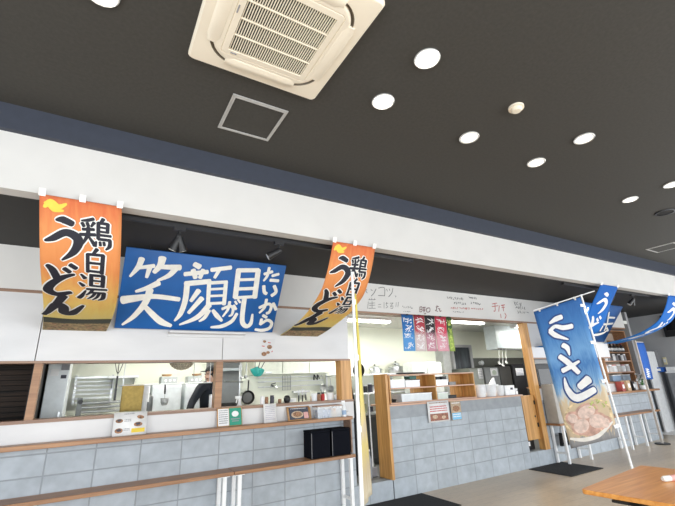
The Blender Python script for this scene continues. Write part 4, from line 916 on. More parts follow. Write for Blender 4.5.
for x in (.13, 1.0):
    obj('pedestal', B().tube([TT(x, -.30, .03), TT(x, -.30, tz-.031)], .028, 18), blackm, t, True)
    obj('top_plate', B().beam(TT(x-.03, -.16, tz-.062), TT(x-.03, -.46, tz-.062), .04, .016).beam(TT(x-.05, -.30, tz-.062), TT(x+.09, -.30, tz-.062), .06, .016), blackm, t)
    obj('foot', B().beam(TT(x, -.02, .016), TT(x, -.62, .016), .06, .03), blackm, t, bev=.004)
    obj('pedestal', B().tube([TT(x, -.90, .001), TT(x, -.90, tz-.031)], .028, 18), blackm, t, True)
q = PZ(672, 478, tz+.02)
t = thing('wet_towel_pack', 'white rolled wet towel lying on the orange dining table', 'towel', (q.x, q.y, tz)); dx = Vector((1, -.35, 0)).normalized()
obj('towel', B().tube([q - dx*.085, q - dx*.07, q + dx*.07, q + dx*.10], [.014, .020, .020, .015], 14), paper, t, True)
obj('label', B().tube([q - dx*.02, q + dx*.03], .0206, 14), pinkp, t, True)

# ------------------------------------------------------------------ the kitchen
KF = .241
BY = 7.248
def bx4(x0, y0, x1, y1, Y):
    ym, xm = (y0+y1)/2, (x0+x1)/2
    return PY(x0, ym, Y).x, PY(x1, ym, Y).x, PY(xm, y1, Y).z, PY(xm, y0, Y).z
for x0, x1, Y, lab, p in ((3.80, 4.82, 6.15, 'white fluorescent ceiling light of the kitchen above the doorway', KITCHEN_W), (5.85, 7.0, 5.75, 'white fluorescent ceiling light of the kitchen near the hanging hood', KITCHEN_W), (.6, 1.8, 6.1, 'white fluorescent ceiling light of the kitchen above the left opening', KITCHEN_W), (8.2, 9.4, 5.9, 'white fluorescent ceiling light of the kitchen beyond the oak post', KITCHEN_W*.7)):
    t = thing('fluorescent_light', lab, 'ceiling light', ((x0+x1)/2, Y, 2.56), 'kitchen fluorescent lights')
    obj('housing', B().box(x0, x1, Y-.09, Y+.09, 2.62, 2.66), whitem, t, bev=.004)
    for s in (-.045, .045): obj('tube', B().tube([(x0+.03, Y+s, 2.60), (x1-.03, Y+s, 2.60)], .017, 12), tube_m, t, True)
    obj('end_holder', B().box(x0, x0+.028, Y-.08, Y+.08, 2.575, 2.62).box(x1-.028, x1, Y-.08, Y+.08, 2.575, 2.62), whitem, t)
    area('fluorescent_glow', ((x0+x1)/2, Y, 2.55), (0, 0, 0), x1-x0, .2, p, KW)
def cabinet(name, x0, x1, y0, y1, z0, z1, m, label, cat, doors=1, group=None, top=None):
    t = thing(name, label, cat, ((x0+x1)/2, (y0+y1)/2, z0), group)
    obj('body', B().box(x0, x1, y0, y1, z0, z1), m, t, bev=.006)
    w = (x1-x0)/doors
    for k in range(doors):
        d = obj('door', B().box(x0+k*w+.006, x0+(k+1)*w-.006, y0-.022, y0-.001, z0+.08, z1-.03), m, t, bev=.005)
        obj('handle', B().box(x0+(k+1)*w-.05, x0+(k+1)*w-.03, y0-.045, y0-.022, z0+(z1-z0)*.5, z0+(z1-z0)*.5+.22), steel, d)
    if top: obj('top_panel', B().box(x0, x1, y0-.01, y1, z1, z1+.02), top, t)
    return t
# tall white cabinet by the left post
x0, x1, z0, z1 = bx4(43, 363, 71.5, 420, 6.0)
t = cabinet('tall_cabinet', -.47, -.25, 5.9, 6.5, KF, 1.98, appl, 'tall white cabinet with a control box, right of the left wooden post', 'cabinet')
c = PY(66, 367, 5.87); obj('control_box', B().box(c.x-.04, c.x+.04, 5.85, 5.88, c.z-.035, c.z+.05), greyp, t, bev=.004)
obj('warning_label', B().box(c.x-.035, c.x+.02, 5.871, 5.877, c.z-.13, c.z-.09), darkp, t); obj('notice', B().box(c.x-.14, c.x-.06, 5.871, 5.877, c.z-.10, c.z-.02), paper, t)
# slat rack on the back wall
t = thing('slat_rack', 'rack of horizontal white slats on the kitchen back wall right of the tall cabinet', 'rack', (.2, 7.2, 1.4))
a, c = PY(73, 390, 7.2).x, PY(113, 390, 7.2).x
for k in range(7): y = 377.5 + k*4.1; z = PY(93, y, 7.2).z; obj('slat', B().box(a, c, 7.17, 7.235, z-.012, z+.012), cool_white if k else steel, t)
for x in (a+.02, c-.02): obj('side_rail', B().box(x-.012, x+.012, 7.236, 7.247, PY(93, 404, 7.2).z, PY(93, 375, 7.2).z), steel, t)
# stainless noodle boiler with rolls
x0, x1, z0, z1 = bx4(77, 409, 121, 418, 6.5)
t = thing('noodle_boiler', 'stainless noodle boiler with horizontal grey bars, low behind the left opening', 'cooker', ((x0+x1)/2, 6.75, KF))
obj('body', B().box(x0, x1, 6.5, 7.05, KF, 1.24), steel, t, bev=.006)
for k in range(3): z = 1.29 + k*.055; obj('bar', B().tube([(x0+.04, 6.58, z), (x1, 6.58, z)], .020, 10), steel, t, True)
obj('end_bracket', B().box(x0-.02, x0+.04, 6.54, 6.62, 1.24, 1.47), dksteel, t, bev=.006); obj('control_knob', B().tube([(x0+.02, 6.53, 1.42), (x0+.02, 6.49, 1.42)], .03, 12), black, t)
# wall shelf
x0, x1, z0, z1 = bx4(109, 374, 138, 378, 7.05)
t = thing('wall_rack', 'small white wall shelf above the mustard towel in the kitchen', 'shelf', ((x0+x1)/2, 7.1, z0)); obj('board', B().box(x0, x1, 6.95, 7.246, z0, z0+.03), whitem, t)
for x in (x0+.05, x1-.05): obj('bracket', B().prism([(x, 7.246, z0-.16), (x, 7.246, z0), (x, 7.02, z0)], (.015, 0, 0)), steel, t)
# hanging rail with towel and strainer
ry, rz = 5.45, PY(170, 384, 5.45).z
a, c = PY(118, 386, ry).x, PY(212, 383, ry).x
t = thing('hanging_rail', 'thin steel rail across the left kitchen opening, holding the mustard towel', 'rail', ((a+c)/2, ry, rz)); obj('rail', B().tube([(a, ry, rz), (c, ry, rz)], .007, 10), steel, t, True)
for x in (a+.05, c-.03): obj('hanger_rod', B().tube([(x, ry, rz), (x, ry, 2.655)], .004, 8), steel, t)
x0, x1, z0, z1 = bx4(121, 384, 143, 412, ry)
b = B(); n = 10; rows = []
for s in (0, 1):
    for j in range(9):
        z = (rz+.009) - (rz - z0 + (.0 if s == 0 else -.04))*j/8; rows.append((s, j, z))
bm = b.bm; G = []
for j in range(-8, 9):
    z = rz + .010 - abs(j)/8*(rz-z0 - (.05 if j > 0 else 0)); y = ry + (-.011 if j < 0 else (.011 if j > 0 else 0))
    G.append([bm.verts.new((x0 + (x1-x0)*i/n + .012*(abs(j)/8)*math.sin(i), y + .006*math.sin(i*1.7)*abs(j)/8 * (1 if j > 0 else -1) , z)) for i in range(n+1)])
for A_, C_ in zip(G, G[1:]):
    for i in range(n): bm.faces.new((A_[i], A_[i+1], C_[i+1], C_[i]))
o = tag(obj('hanging_towel', b, mustard, None, True), 'mustard yellow towel folded over the kitchen rail', 'towel'); md = o.modifiers.new('thickness', 'SOLIDIFY'); md.thickness = .005
def ladle(px, y0, y1, Y, r, label, m=steel, hm=black, kind='bowl', zt=None):
    P = PY(px[0], y0, Y); Q = PY(px[1], y1, Y); t = thing('hanging_ladle' if kind == 'bowl' else ('hanging_strainer' if kind == 'net' else 'hanging_tool'), label, 'ladle' if kind != 'flat' else 'kitchen tool', Q, 'hanging kitchen tools')
    mid = P.lerp(Q, .55)
    obj('handle', B().tube([P, P.lerp(Q, .4), mid], [.009, .011, .009], 10), hm, t, True)
    obj('hook', B().tube([P + Vector((0, 0, 0)), P + Vector((0, 0, .02)), P + Vector((0, -.008, .032)), P + Vector((0, -.016, .02))], .003, 6), steel, t)
    if kind == 'bowl': obj('neck', B().tube([mid, Q], .005, 8), m, t); obj('bowl', B().lathe([(0, -r*.6), (r*.6, -r*.5), (r, 0), (r*.94, 0), (r*.55, -r*.42), (0, -r*.52)], Q, 16, Matrix.Rotation(.9, 3, 'X')), m, t, True)
    elif kind == 'flat': obj('blade', B().box(Q.x-r, Q.x+r, Q.y-.002, Q.y+.002, Q.z-r*.5, mid.z+.004), m, t)
    else:
        obj('neck', B().tube([mid, Q + Vector((0, 0, r*.9))], .005, 8), m, t)
        b = B()
        for k in range(5):
            zz = Q.z + r*.9 - k*r*.42; rr = r*(1 if k < 3 else (.9 if k == 3 else .6)); b.tube([(Q.x + rr*math.cos(a_), Q.y + rr*math.sin(a_), zz) for a_ in [2*PI*i/16 for i in range(16)]], .0035 if k else .006, 5, True)
        for i in range(10): a_ = 2*PI*i/10; b.tube([(Q.x + r*math.cos(a_), Q.y + r*math.sin(a_), Q.z+r*.9), (Q.x + r*math.cos(a_), Q.y + r*math.sin(a_), Q.z+r*.06), (Q.x + r*.6*math.cos(a_), Q.y + r*.6*math.sin(a_), Q.z-r*.78)], .003, 5)
        obj('wire_basket', b, m, t)
ladle((117.5, 114.5), 376, 400, 5.40, .012, 'long black handled tool hanging left of the mustard towel', black, black, 'flat')
b = B(); c0 = PY(117.5, 376, 5.40)
for dx in (-.045, 0, .05): b.tube([c0 + Vector((0, 0, .02)), c0 + Vector((dx*.4, 0, .06)), c0 + Vector((dx, 0, .17))], .004, 6)
tag(obj('hanging_hooks', b, blackm), 'bunch of thin dark hooks above the long black tool', 'hooks')
ladle((165.3, 164.5), 384.5, 402, 5.43, .042, 'round wire noodle strainer with black handle hanging from the rail', steel, black, 'net')
# white appliances along the back
x0, x1, z0, z1 = bx4(151, 384, 181, 414, 6.4); t = cabinet('chest_freezer', x0, x1, 6.4, 7.0, KF, z1, appl, 'white kitchen cabinet behind the hanging wire strainer', 'cabinet', 1, 'white cabinets at the back of the kitchen')
x2, x3, z2, z3 = bx4(184.5, 383, 209, 414, 6.4); cabinet('chest_freezer', x2, x3, 6.4, 7.0, KF, z3, appl, 'white kitchen cabinet behind the person in the dark shirt', 'cabinet', 1, 'white cabinets at the back of the kitchen')
for (xa, xb, zz, ox, lab) in ((160.5, 177, z1, 167, 'grey scale with an orange tray on the white cabinet behind the strainer'), (187, 201, z3, 197, 'grey scale with a brown tray on the white cabinet behind the person')):
    a = PY(xa, 378, 6.7).x; c = PY(xb, 378, 6.7).x; t = thing('kitchen_scale', lab, 'scale', ((a+c)/2, 6.72, zz), 'grey scales')
    obj('body', B().box(a, c, 6.62, 6.85, zz+.001, zz+.11), M('scale_grey', (.30, .32, .31), .4), t, bev=.01); obj('tray', B().lathe([(0, 0), (.06, .005), (.075, .03), (0, .03)], (PY(ox, 375, 6.7).x, 6.72, zz+.112), 16), M('orange_tray', (.60, .33, .14), .5), t, True)
    for k in range(3): obj('button', B().box(a+.05+k*.06, a+.08+k*.06, 6.612, 6.62, zz+.04, zz+.065), paper, t)
x0, x1, z0, z1 = bx4(143.5, 398, 153, 414, 6.1)
t = thing('pot_stack', 'dark grey pot right of the mustard towel', 'pot', ((x0+x1)/2, 6.15, 1.0)); X = (x0+x1)/2; r = (x1-x0)/2
obj('pot', B().lathe([(0, 0), (r, 0), (r, z1-1.0), (r*.94, z1-1.0), (r*.94, .02), (0, .02)], (X, 6.15, 1.0), 20), dksteel, t, True); obj('lid', B().lathe([(r*1.02, z1-1.0+.002), (r*1.02, z1-1.0+.012), (r*.3, z1-1.0+.04), (0, z1-1.0+.042)], (X, 6.15, 1.0), 20), dksteel, t, True)
obj('knob', B().lathe([(.015, z1-1.0+.04), (.02, z1-1.0+.065), (0, z1-1.0+.07)], (X, 6.15, 1.0), 12), black, t)
tag(obj('kitchen_paper', B().lathe([(.018, 0), (.05, 0), (.05, .2), (.018, .2)], (PY(145.3, 396, 6.0).x, 6.0, PY(145.3, 402, 6.0).z), 18), paper, None, True), 'white kitchen paper roll standing beside the mustard towel', 'paper roll')
tag(obj('work_table', B().box(.40, 1.12, 5.85, 6.3, .97, .999).box(.42, .46, 5.88, 5.92, KF, .97).box(1.06, 1.10, 5.88, 5.92, KF, .97).box(.42, .46, 6.2, 6.26, KF, .97).box(1.06, 1.10, 6.2, 6.26, KF, .97), steel), 'stainless work table under the dark grey pot behind the sill', 'table')
tag(obj('paper_roll_stand', B().lathe([(0, 0), (.03, 0), (.03, max(.02, PY(145.3, 402, 6.0).z-1.0)), (0, max(.02, PY(145.3, 402, 6.0).z-1.0))], (PY(145.3, 396, 6.0).x, 6.0, 1.0), 14), whitem), 'white stand under the kitchen paper roll', 'stand')
# wicker basket lamp at the top of the left opening
c0 = PY(182, 362, 5.35); t = thing('wicker_basket', 'upturned wicker basket hanging at the top of the left kitchen opening', 'basket', (c0.x, 5.35, c0.z))
rb = (PY(196, 362, 5.35).x - PY(169, 362, 5.35).x)/2*.93
wick = M('wicker', (.36, .33, .25), .8, noise=(60, .5), bump=.6)
b = B()
for k in range(7): a_ = PI/2*k/6.5; b.tube([(c0.x + rb*math.cos(a_)*math.cos(q), 5.35 + rb*math.cos(a_)*math.sin(q), c0.z + .03 - .12*math.sin(a_)) for q in [2*PI*i/24 for i in range(24)]], .008, 5, True)
for i in range(20): q = 2*PI*i/20; b.tube([(c0.x + rb*math.cos(a_)*math.cos(q), 5.35 + rb*math.cos(a_)*math.sin(q), c0.z + .03 - .12*math.sin(a_)) for a_ in [PI/2*k/6 for k in range(7)]], .005, 5)
obj('weave', b, wick, t); obj('cord', B().tube([(c0.x, 5.35, c0.z+.04), (c0.x, 5.35, 2.655)], .004, 6), black, t)
obj('inner_shell', B().lathe([(rb*.96, .025), (rb*.8, -.04), (rb*.5, -.08), (0, -.095)], (c0.x, 5.35, c0.z), 20), wick, t, True)
c0 = PY(194, 372, 5.6); tag(obj('string', B().tube([(c0.x, 5.6, PY(194, 383, 5.6).z), (c0.x, 5.6, 2.655)], .004, 6), greyp), 'thin grey cord hanging in front of the white cabinet', 'cord')
# white canister near the middle post
X = PY(212, 400, 5.3).x; zt = PY(212, 396, 5.3).z
t = thing('canister', 'white cylinder canister standing beside the middle wooden post', 'canister', (X, 5.3, 1.10)); obj('body', B().lathe([(0, 0), (.036, 0), (.036, zt-1.10), (0, zt-1.10)], (X, 5.3, 1.101), 20), cool_white, t, True); obj('lid', B().lathe([(.038, zt-1.10), (.038, zt-1.085), (0, zt-1.08)], (X, 5.3, 1.101), 20), steel, t, True)
tag(obj('prep_counter', B().box(-.2, 2.92, 5.19, 5.44, 1.06, 1.10).box(-.2, 2.92, 5.21, 5.42, KF, 1.06), steel), 'stainless prep counter along the inside of the block wall', 'counter')
# stainless splash panel, stove and pots behind the middle post
x0, x1, z0, z1 = bx4(221.5, 364, 243, 412, 6.95)
t = thing('splash_panel', 'dark stainless panel behind the stove, right of the middle wooden post', 'panel', ((x0+x1)/2, 7.2, 1.0)); obj('panel', B().box(x0-.2, x1, 7.19, 7.246, .95, 2.1), dksteel, t); obj('top_trim', B().box(x0-.2, x1, 7.12, 7.19, PY(235, 369, 7.1).z-.03, PY(235, 369, 7.1).z+.02), steel, t, bev=.004); obj('side_trim', B().box(x1, x1+.02, 7.17, 7.246, .95, 2.1), steel, t)
t = cabinet('stove', x0-.2, x1+.1, 6.55, 7.15, KF, 1.12, dksteel, 'black gas stove below the dark stainless panel', 'stove', 2)
for k in range(2): obj('burner', B().lathe([(.05, 1.121), (.13, 1.121), (.13, 1.15), (.05, 1.15)], (x0+.05+k*.36, 6.85, 0), 18), iron, t)
for px, y0_, r, hgt, lab in ((228, 403, .13, .16, 'wide black pot on the stove behind the middle post'), (242.5, 405, .06, .10, 'smaller black pot on the stove behind the spray bottle')):
    X = PY(px, 406, 6.8).x; t = thing('stock_pot', lab, 'pot', (X, 6.8, 1.155), 'black pots on the stove'); zz = 1.152; h = PY(px, y0_, 6.8).z - zz
    obj('pot', B().lathe([(0, 0), (r*.92, 0), (r, h*.3), (r, h), (r*.94, h), (r*.9, .02), (0, .02)], (X, 6.8, zz), 24), iron, t, True)
    for s in (-1, 1): obj('handle', B().tube([(X+s*r, 6.8-.04, zz+h*.75), (X+s*(r+.04), 6.8-.03, zz+h*.75), (X+s*(r+.04), 6.8+.03, zz+h*.75), (X+s*r, 6.8+.04, zz+h*.75)], .008, 8), black, t)
X = PY(239.5, 402, 5.3).x; spray_bottle(X, 5.3, 1.101, PY(239.5, 395, 5.3).z-1.101, 'white spray bottle behind the sill, right of the middle post')
# overhead pipe with hanging tools
za = PY(250, 363, 6.3).z
t = thing('hanging_rail', 'steel rail hung under the kitchen ceiling over the stove, holding teal strainers', 'rail', (2.1, 6.3, za)); a, c = PY(226, 366, 6.3).x, PY(268, 364, 6.3).x
obj('rail', B().tube([(a, 6.3, za+.05), (c, 6.3, za+.05)], .009, 10), steel, t, True)
for x in (a+.05, c-.05): obj('hanger_rod', B().tube([(x, 6.3, za+.05), (x, 6.3, 2.655)], .006, 8), steel, t)
b = B(); p1, p2 = PY(239.5, 365, 6.25), PY(239.5, 381.5, 6.25); b.tube([p1, p2], .010, 8).tube([PY(224, 381.5, 6.25), PY(243, 382, 6.25)], .009, 8)
tag(obj('pipe_arm', b, steel), 'bent steel water pipe before the dark stainless panel', 'pipe')
for k, (px, py, r, lab) in enumerate(((255, 371, .062, 'teal plastic colander hanging leftmost at the top of the right kitchen opening'), (260.5, 372.5, .075, 'teal plastic colander in the middle of the hanging three'), (266, 371, .06, 'teal plastic colander rightmost of the hanging three'))):
    c0 = PY(px, py, 6.3); t = thing('teal_colander', lab, 'colander', c0, 'hanging teal colanders')
    obj('bowl', B().lathe([(r, .05), (r*1.06, .05), (r*1.0, .0), (r*.7, -.05), (0, -.06), (0, -.05), (r*.66, -.04), (r*.93, 0)], (c0.x, 6.3 + .14*k, c0.z), 20, Matrix.Rotation(.35*(k-1), 3, 'Y')), teal, t, True)
    obj('hook', B().tube([(c0.x, 6.3+.14*k, c0.z+.02), (c0.x, 6.3, za+.062)], .006, 8), dksteel, t)
for px, lab in ((246.5, 'thin steel ladle handle left of the teal colanders'), (241.5, 'thin steel ladle handle leftmost under the kitchen rail')): ladle((px, px-.5), 364, 377, 6.28, .035, lab, steel, steel)
# frying pan
c0 = PY(249.5, 397.5, 7.1); t = thing('frying_pan', 'black frying pan hanging on the kitchen back wall', 'pan', c0); rp = .118
Rx = Matrix.Rotation(PI/2, 3, 'X')
obj('pan', B().lathe([(0, 0), (rp*.8, 0), (rp, .045), (rp*.96, .047), (rp*.77, .008), (0, .008)], (c0.x, 7.22, c0.z), 28, Rx), iron, t, True)
obj('handle', B().beam((c0.x+.0, 7.19, c0.z+rp*.95), (c0.x+.01, 7.20, PY(249.5, 380, 7.1).z), .024, .014), black, t, bev=.004); obj('cooking_surface', B().lathe([(0, .009), (rp*.72, .009), (0, .0095)], (c0.x, 7.22, c0.z), 28, Rx), M('pan_sheen', (.09, .09, .085), .3, .6), t)
# long wall shelf and rails behind
x0, x1, z0, z1 = bx4(256, 363, 338, 374.5, 7.1)
t = thing('wall_cupboard', 'long pale wall cupboard across the back of the kitchen above the utensil rails', 'cupboard', ((x0+x1)/2, 7.1, z0)); z0 = PY(300, 374, 7.0).z
obj('body', B().box(x0-.1, 4.0, 6.95, 7.246, z0, z0+.42), cream, t, bev=.004)
for k in range(3): w = (4.0-x0+.1)/3; d = obj('door', B().box(x0-.1+k*w+.006, x0-.1+(k+1)*w-.006, 6.93, 6.949, z0+.01, z0+.41), M('cupboard_door', (.76, .79, .68), .35), t, bev=.003); obj('handle', B().box(x0-.1+(k+.5)*w-.06, x0-.1+(k+.5)*w+.06, 6.915, 6.93, z0+.03, z0+.045), steel, d)
for k, (y0_, lab) in enumerate(((377, 'upper steel utensil rail on the kitchen back wall'), (381, 'middle steel utensil rail on the kitchen back wall'), (386, 'lower steel utensil rail on the kitchen back wall'))):
    z = PY(290, y0_, 7.2).z; a, c = PY(258, y0_+1, 7.2).x, min(3.88, PY(337, y0_-1, 7.2).x)
    t = thing('utensil_rail', lab, 'rail', ((a+c)/2, 7.2, z), 'utensil rails'); obj('rail', B().tube([(a, 7.19, z), (c, 7.19, z)], .011, 10), whitem, t, True)
    for x in (a+.1, (a+c)/2, c-.1): obj('bracket', B().box(x-.01, x+.01, 7.19, 7.246, z-.012, z+.012), steel, t)
x0, x1, z0, z1 = bx4(283, 375.5, 291, 390, 7.12)
t = thing('wire_rack', 'small square wire rack hanging from the utensil rails', 'rack', ((x0+x1)/2, 7.14, z0)); b = B()
b.tube([(x0, 7.14, z0), (x1, 7.14, z0), (x1, 7.14, z1), (x0, 7.14, z1)], .006, 6, True)
for k in range(1, 5): b.tube([(x0+(x1-x0)*k/5, 7.14, z0), (x0+(x1-x0)*k/5, 7.14, z1)], .003, 5)
for k in range(1, 4): b.tube([(x0, 7.138, z0+(z1-z0)*k/4), (x1, 7.138, z0+(z1-z0)*k/4)], .003, 5)
obj('grid', b, greyp, t); obj('hook', B().tube([((x0+x1)/2, 7.14, z1), ((x0+x1)/2, 7.16, z1+.04), ((x0+x1)/2, 7.19, z1+.03)], .004, 6), greyp, t)
for px, py, lab in ((272.5, 386, 'small dark bracket with taps on the back wall right of the frying pan'),):
    c0 = PY(px, py, 7.2); t = thing('wall_tap', lab, 'tap', c0); obj('body', B().tube([(c0.x, 7.245, c0.z), (c0.x, 7.15, c0.z)], .018, 10), dksteel, t); obj('spout', B().tube([(c0.x, 7.15, c0.z), (c0.x+.03, 7.10, c0.z-.01), (c0.x+.04, 7.09, c0.z-.05)], .012, 8), steel, t, True); obj('lever', B().beam((c0.x-.05, 7.15, c0.z+.03), (c0.x+.04, 7.15, c0.z+.05), .014, .014), black, t)
for k, (px, y0_, y1_, w, lab) in enumerate(((298.8, 390, 402, .014, 'black handled kitchen knife hanging leftmost of three'), (302.5, 389, 403, .016, 'black handled kitchen knife in the middle of three'), (305.8, 390, 400, .012, 'black handled kitchen knife rightmost of three'))):
    P = PY(px, y0_, 7.15); Q = PY(px, y1_, 7.15); t = thing('kitchen_knife', lab, 'knife', Q, 'hanging knives'); m_ = P.lerp(Q, .45)
    obj('blade', B().prism([(P.x-w, 7.15, P.z), (P.x+w, 7.15, P.z), (P.x+w, 7.15, m_.z), (P.x-w, 7.15, m_.z)], (0, .003, 0)), steel, t); obj('handle', B().tube([(m_.x, 7.151, m_.z), (Q.x, 7.151, Q.z)], .013, 8), black, t)
a, c = PY(293, 391, 7.19).x, PY(309, 390, 7.19).x; z = PY(302, 391.5, 7.19).z
tag(obj('magnetic_strip', B().box(a, c, 7.16, 7.246, z-.015, z+.015), steel), 'steel strip holding the three kitchen knives', 'knife rack')
for px, lab in ((314.2, 'black clip hanging leftmost from the upper utensil rail'), (317.5, 'black clip hanging beside the leftmost clip')):
    P = PY(px, 375, 7.15); t = thing('black_clip', lab, 'clip', P, 'black clips'); obj('jaw', B().beam(P + Vector((0, 0, .01)), P + Vector((-.01, 0, -.09)), .02, .02), black, t); obj('arm', B().beam(P + Vector((.004, -.012, 0)), P + Vector((.035, -.012, -.07)), .014, .012), black, t)
for px, py, r, lab in ((323.5, 388, .075, 'round fine sieve hanging before the utensil rails'), (331, 389, .06, 'small round sieve hanging right of the larger sieve')):
    c0 = PY(px, py, 7.1); t = thing('round_sieve', lab, 'sieve', c0, 'hanging sieves'); obj('hoop', B().tube([(c0.x + r*math.cos(q), 7.1, c0.z + r*math.sin(q)) for q in [2*PI*i/20 for i in range(20)]], .007, 6, True), steel, t)
    obj('mesh', B().lathe([(r, 0), (r*.8, .03), (r*.4, .045), (0, .05)], (c0.x, 7.1, c0.z), 20, Rx.inverted()), M('sieve_mesh', (.45, .46, .45), .5, .5), t, True); obj('handle', B().tube([(c0.x, 7.1, c0.z+r), (c0.x, 7.12, c0.z+r+.14), (c0.x, 7.16, c0.z+r+.16), (c0.x, 7.18, c0.z+r+.15)], .006, 6), steel, t)
a, c = PY(255, 405, 6.6).x, PY(338, 402, 6.6).x
cabinet('back_counter', a+.15, 3.9, 6.6, 7.15, KF, 1.12, steel, 'stainless back counter along the kitchen wall under the utensils', 'counter', 3)
for px, h, m, lab in ((290, .16, cool_white, 'white tub on the back counter behind the kitchen timer'), (321, .2, whitem, 'tall white tub on the back counter below the sieve')):
    X = PY(px, 398, 6.8).x; t = thing('plastic_tub', lab, 'tub', (X, 6.8, 1.121), 'tubs on the back counter'); obj('tub', B().lathe([(0, 0), (.10, 0), (.11, h), (0, h)], (X, 6.8, 1.121), 18), m, t, True); obj('lid', B().lathe([(.115, h), (.115, h+.02), (0, h+.025)], (X, 6.8, 1.121), 18), whitem, t, True)
X = PY(333, 366, 7.0).x; zt = z0
t = thing('ceramic_jar', 'cream round jar on top of the pale wall cupboard at its right end', 'jar', (X, 7.08, PY(300, 374, 7.0).z+.421)); 
obj('jar', B().lathe([(0, 0), (.06, 0), (.09, .06), (.085, .11), (.05, .14), (0, .14)], (X, 7.08, PY(300, 374, 7.0).z+.421), 20), beige, t, True); obj('lid', B().lathe([(.055, .14), (.04, .16), (.015, .17), (.015, .19), (0, .19)], (X, 7.08, PY(300, 374, 7.0).z+.421), 18), beige, t, True)

# doorway: pan and apron hung on the oak post, shelves with pots behind
c0 = PY(361, 370, 5.2); X = c0.x
t = thing('black_pan', 'round black pan hanging behind the white flag pole at the doorway', 'pan', (X, 5.3, c0.z)); obj('pan', B().lathe([(0, 0), (.085, 0), (.105, .04), (.10, .042), (.08, .008), (0, .008)], (X, 5.3, c0.z), 24, Rx), iron, t, True); obj('handle', B().beam((X, 5.28, c0.z+.1), (X-.01, 5.29, c0.z+.24), .022, .012), black, t); obj('hanger_rod', B().tube([(X-.01, 5.29, c0.z+.23), (X-.01, 5.29, 2.659)], .004, 6), steel, t)
a = PY(349, 380, 5.12); t = thing('hanging_apron', 'black apron hanging inside the left edge of the kitchen doorway', 'apron', (3.14, 5.12, .55))
bm = bmesh.new(); G = []
for j in range(15):
    z = 1.62 - j*.075; w = .06 + .07*min(1, j/5); G.append([bm.verts.new((3.13 + w*(i/8) + .008*math.sin(i*2+j*.4), 5.11 + .02*math.sin(i*1.9+j*.2), z)) for i in range(9)])
for A_, C_ in zip(G, G[1:]):
    for i in range(8): bm.faces.new((A_[i], A_[i+1], C_[i+1], C_[i]))
o = obj('cloth', bm, blackc, t, True); o.modifiers.new('thickness', 'SOLIDIFY').thickness = .02
obj('neck_strap', B().tube([(3.14, 5.12, 1.61), (3.15, 5.10, 1.70), (3.18, 5.12, 1.61)], .008, 6), blackc, t); obj('white_patch', B().box(3.135, 3.165, 5.075, 5.082, 1.30, 1.42), paper, t)
t = thing('kitchen_rack', 'white shelf rack with pots seen through the kitchen doorway', 'shelf rack', (4.25, 6.95, KF))
RX0, RX1 = 3.95, 5.6
for x in (RX0+.02, RX1-.02):
    for y in (6.72, 7.2): obj('post', B().box(x-.016, x+.016, y-.016, y+.016, KF, 1.80), whitem, t)
for z in (.55, .95, 1.31, 1.66): obj('shelf', B().box(RX0, RX1, 6.70, 7.22, z-.012, z+.012), cool_white, t)
def pot(x, y, z, r, h, label, m=steel, lid=True, grp='pots on the kitchen rack'):
    t = thing('cooking_pot', label, 'pot', (x, y, z), grp)
    obj('pot', B().lathe([(0, 0), (r*.95, 0), (r, .02), (r, h), (r*1.03, h), (r*.96, h-.01), (r*.94, .02), (0, .02)], (x, y, z), 24), m, t, True)
    if lid: obj('lid', B().lathe([(r*1.02, h+.001), (r*1.02, h+.01), (r*.5, h+.035), (0, h+.04)], (x, y, z), 24), m, t, True); obj('knob', B().lathe([(.012, h+.04), (.022, h+.06), (0, h+.065)], (x, y, z), 12), black, t)
    for s in (-1, 1): obj('handle', B().tube([(x+s*r, y-.045, z+h*.75), (x+s*(r+.035), y-.03, z+h*.75), (x+s*(r+.035), y+.03, z+h*.75), (x+s*r, y+.045, z+h*.75)], .007, 8), steel, t)
for px, z, r, h, lab, lid in ((374, 1.673, .105, .10, 'wide steel pot on top of the rack, nearest the doorway', False), (380, 1.673, .10, .13, 'steel pot on top of the rack, behind the wide pot', True), (395, 1.673, .15, .12, 'widest steel pot on top of the rack, above the pigeonholes', True), (402, 1.673, .085, .19, 'tall steel pot on top of the rack at its right end', True)):
    pot(PY(px, 370, 6.9).x, {374: 6.83, 380: 7.08, 395: 6.88, 402: 7.10}[px], z, r, h, lab, steel, lid)
for px, z, w, h, m, lab in ((367, 1.323, .042, .12, black, 'black canister on the middle shelf of the kitchen rack'), (371.5, 1.323, .042, .15, darkp, 'dark tall canister on the middle shelf of the kitchen rack'), (375.5, 1.323, .04, .11, paper, 'white canister on the middle shelf of the kitchen rack'), (364, .963, .06, .16, M('olive_tin', (.34, .36, .22), .5), 'olive tin on the lower shelf of the kitchen rack'), (371, .963, .05, .10, darkp, 'dark tin on the lower shelf of the kitchen rack')):
    X = max(PY(px, 390, 6.85).x, RX0+.08); t = thing('canister', lab, 'canister', (X, 6.9, z), 'canisters on the kitchen rack'); obj('body', B().lathe([(0, 0), (w, 0), (w, h), (0, h)], (X, 6.9, z), 18), m, t, True); obj('lid', B().lathe([(w*1.04, h+.001), (w*1.04, h+.02), (0, h+.024)], (X, 6.9, z), 18), whitem if m is not paper else greyp, t, True)
t = cabinet('tall_fridge', 3.86, 4.5, 5.95, 6.5, KF, PY(370, 415, 5.95).z, dksteel, 'dark steel fridge low inside the kitchen doorway', 'fridge')
t = thing('rubbish_bag', 'black bag with a grey bottle standing inside the doorway', 'bag', (3.42, 5.4, KF))
b = B(); b.lathe([(0, 0), (.11, .01), (.13, .12), (.115, .30), (.07, .40), (.03, .45), (.05, .50), (0, .48)], (3.52, 5.47, KF+.001), 14)
for v in b.bm.verts: v.co.x += .012*math.sin(v.co.z*30+v.co.y*40); v.co.y += .012*math.sin(v.co.z*25+v.co.x*45)
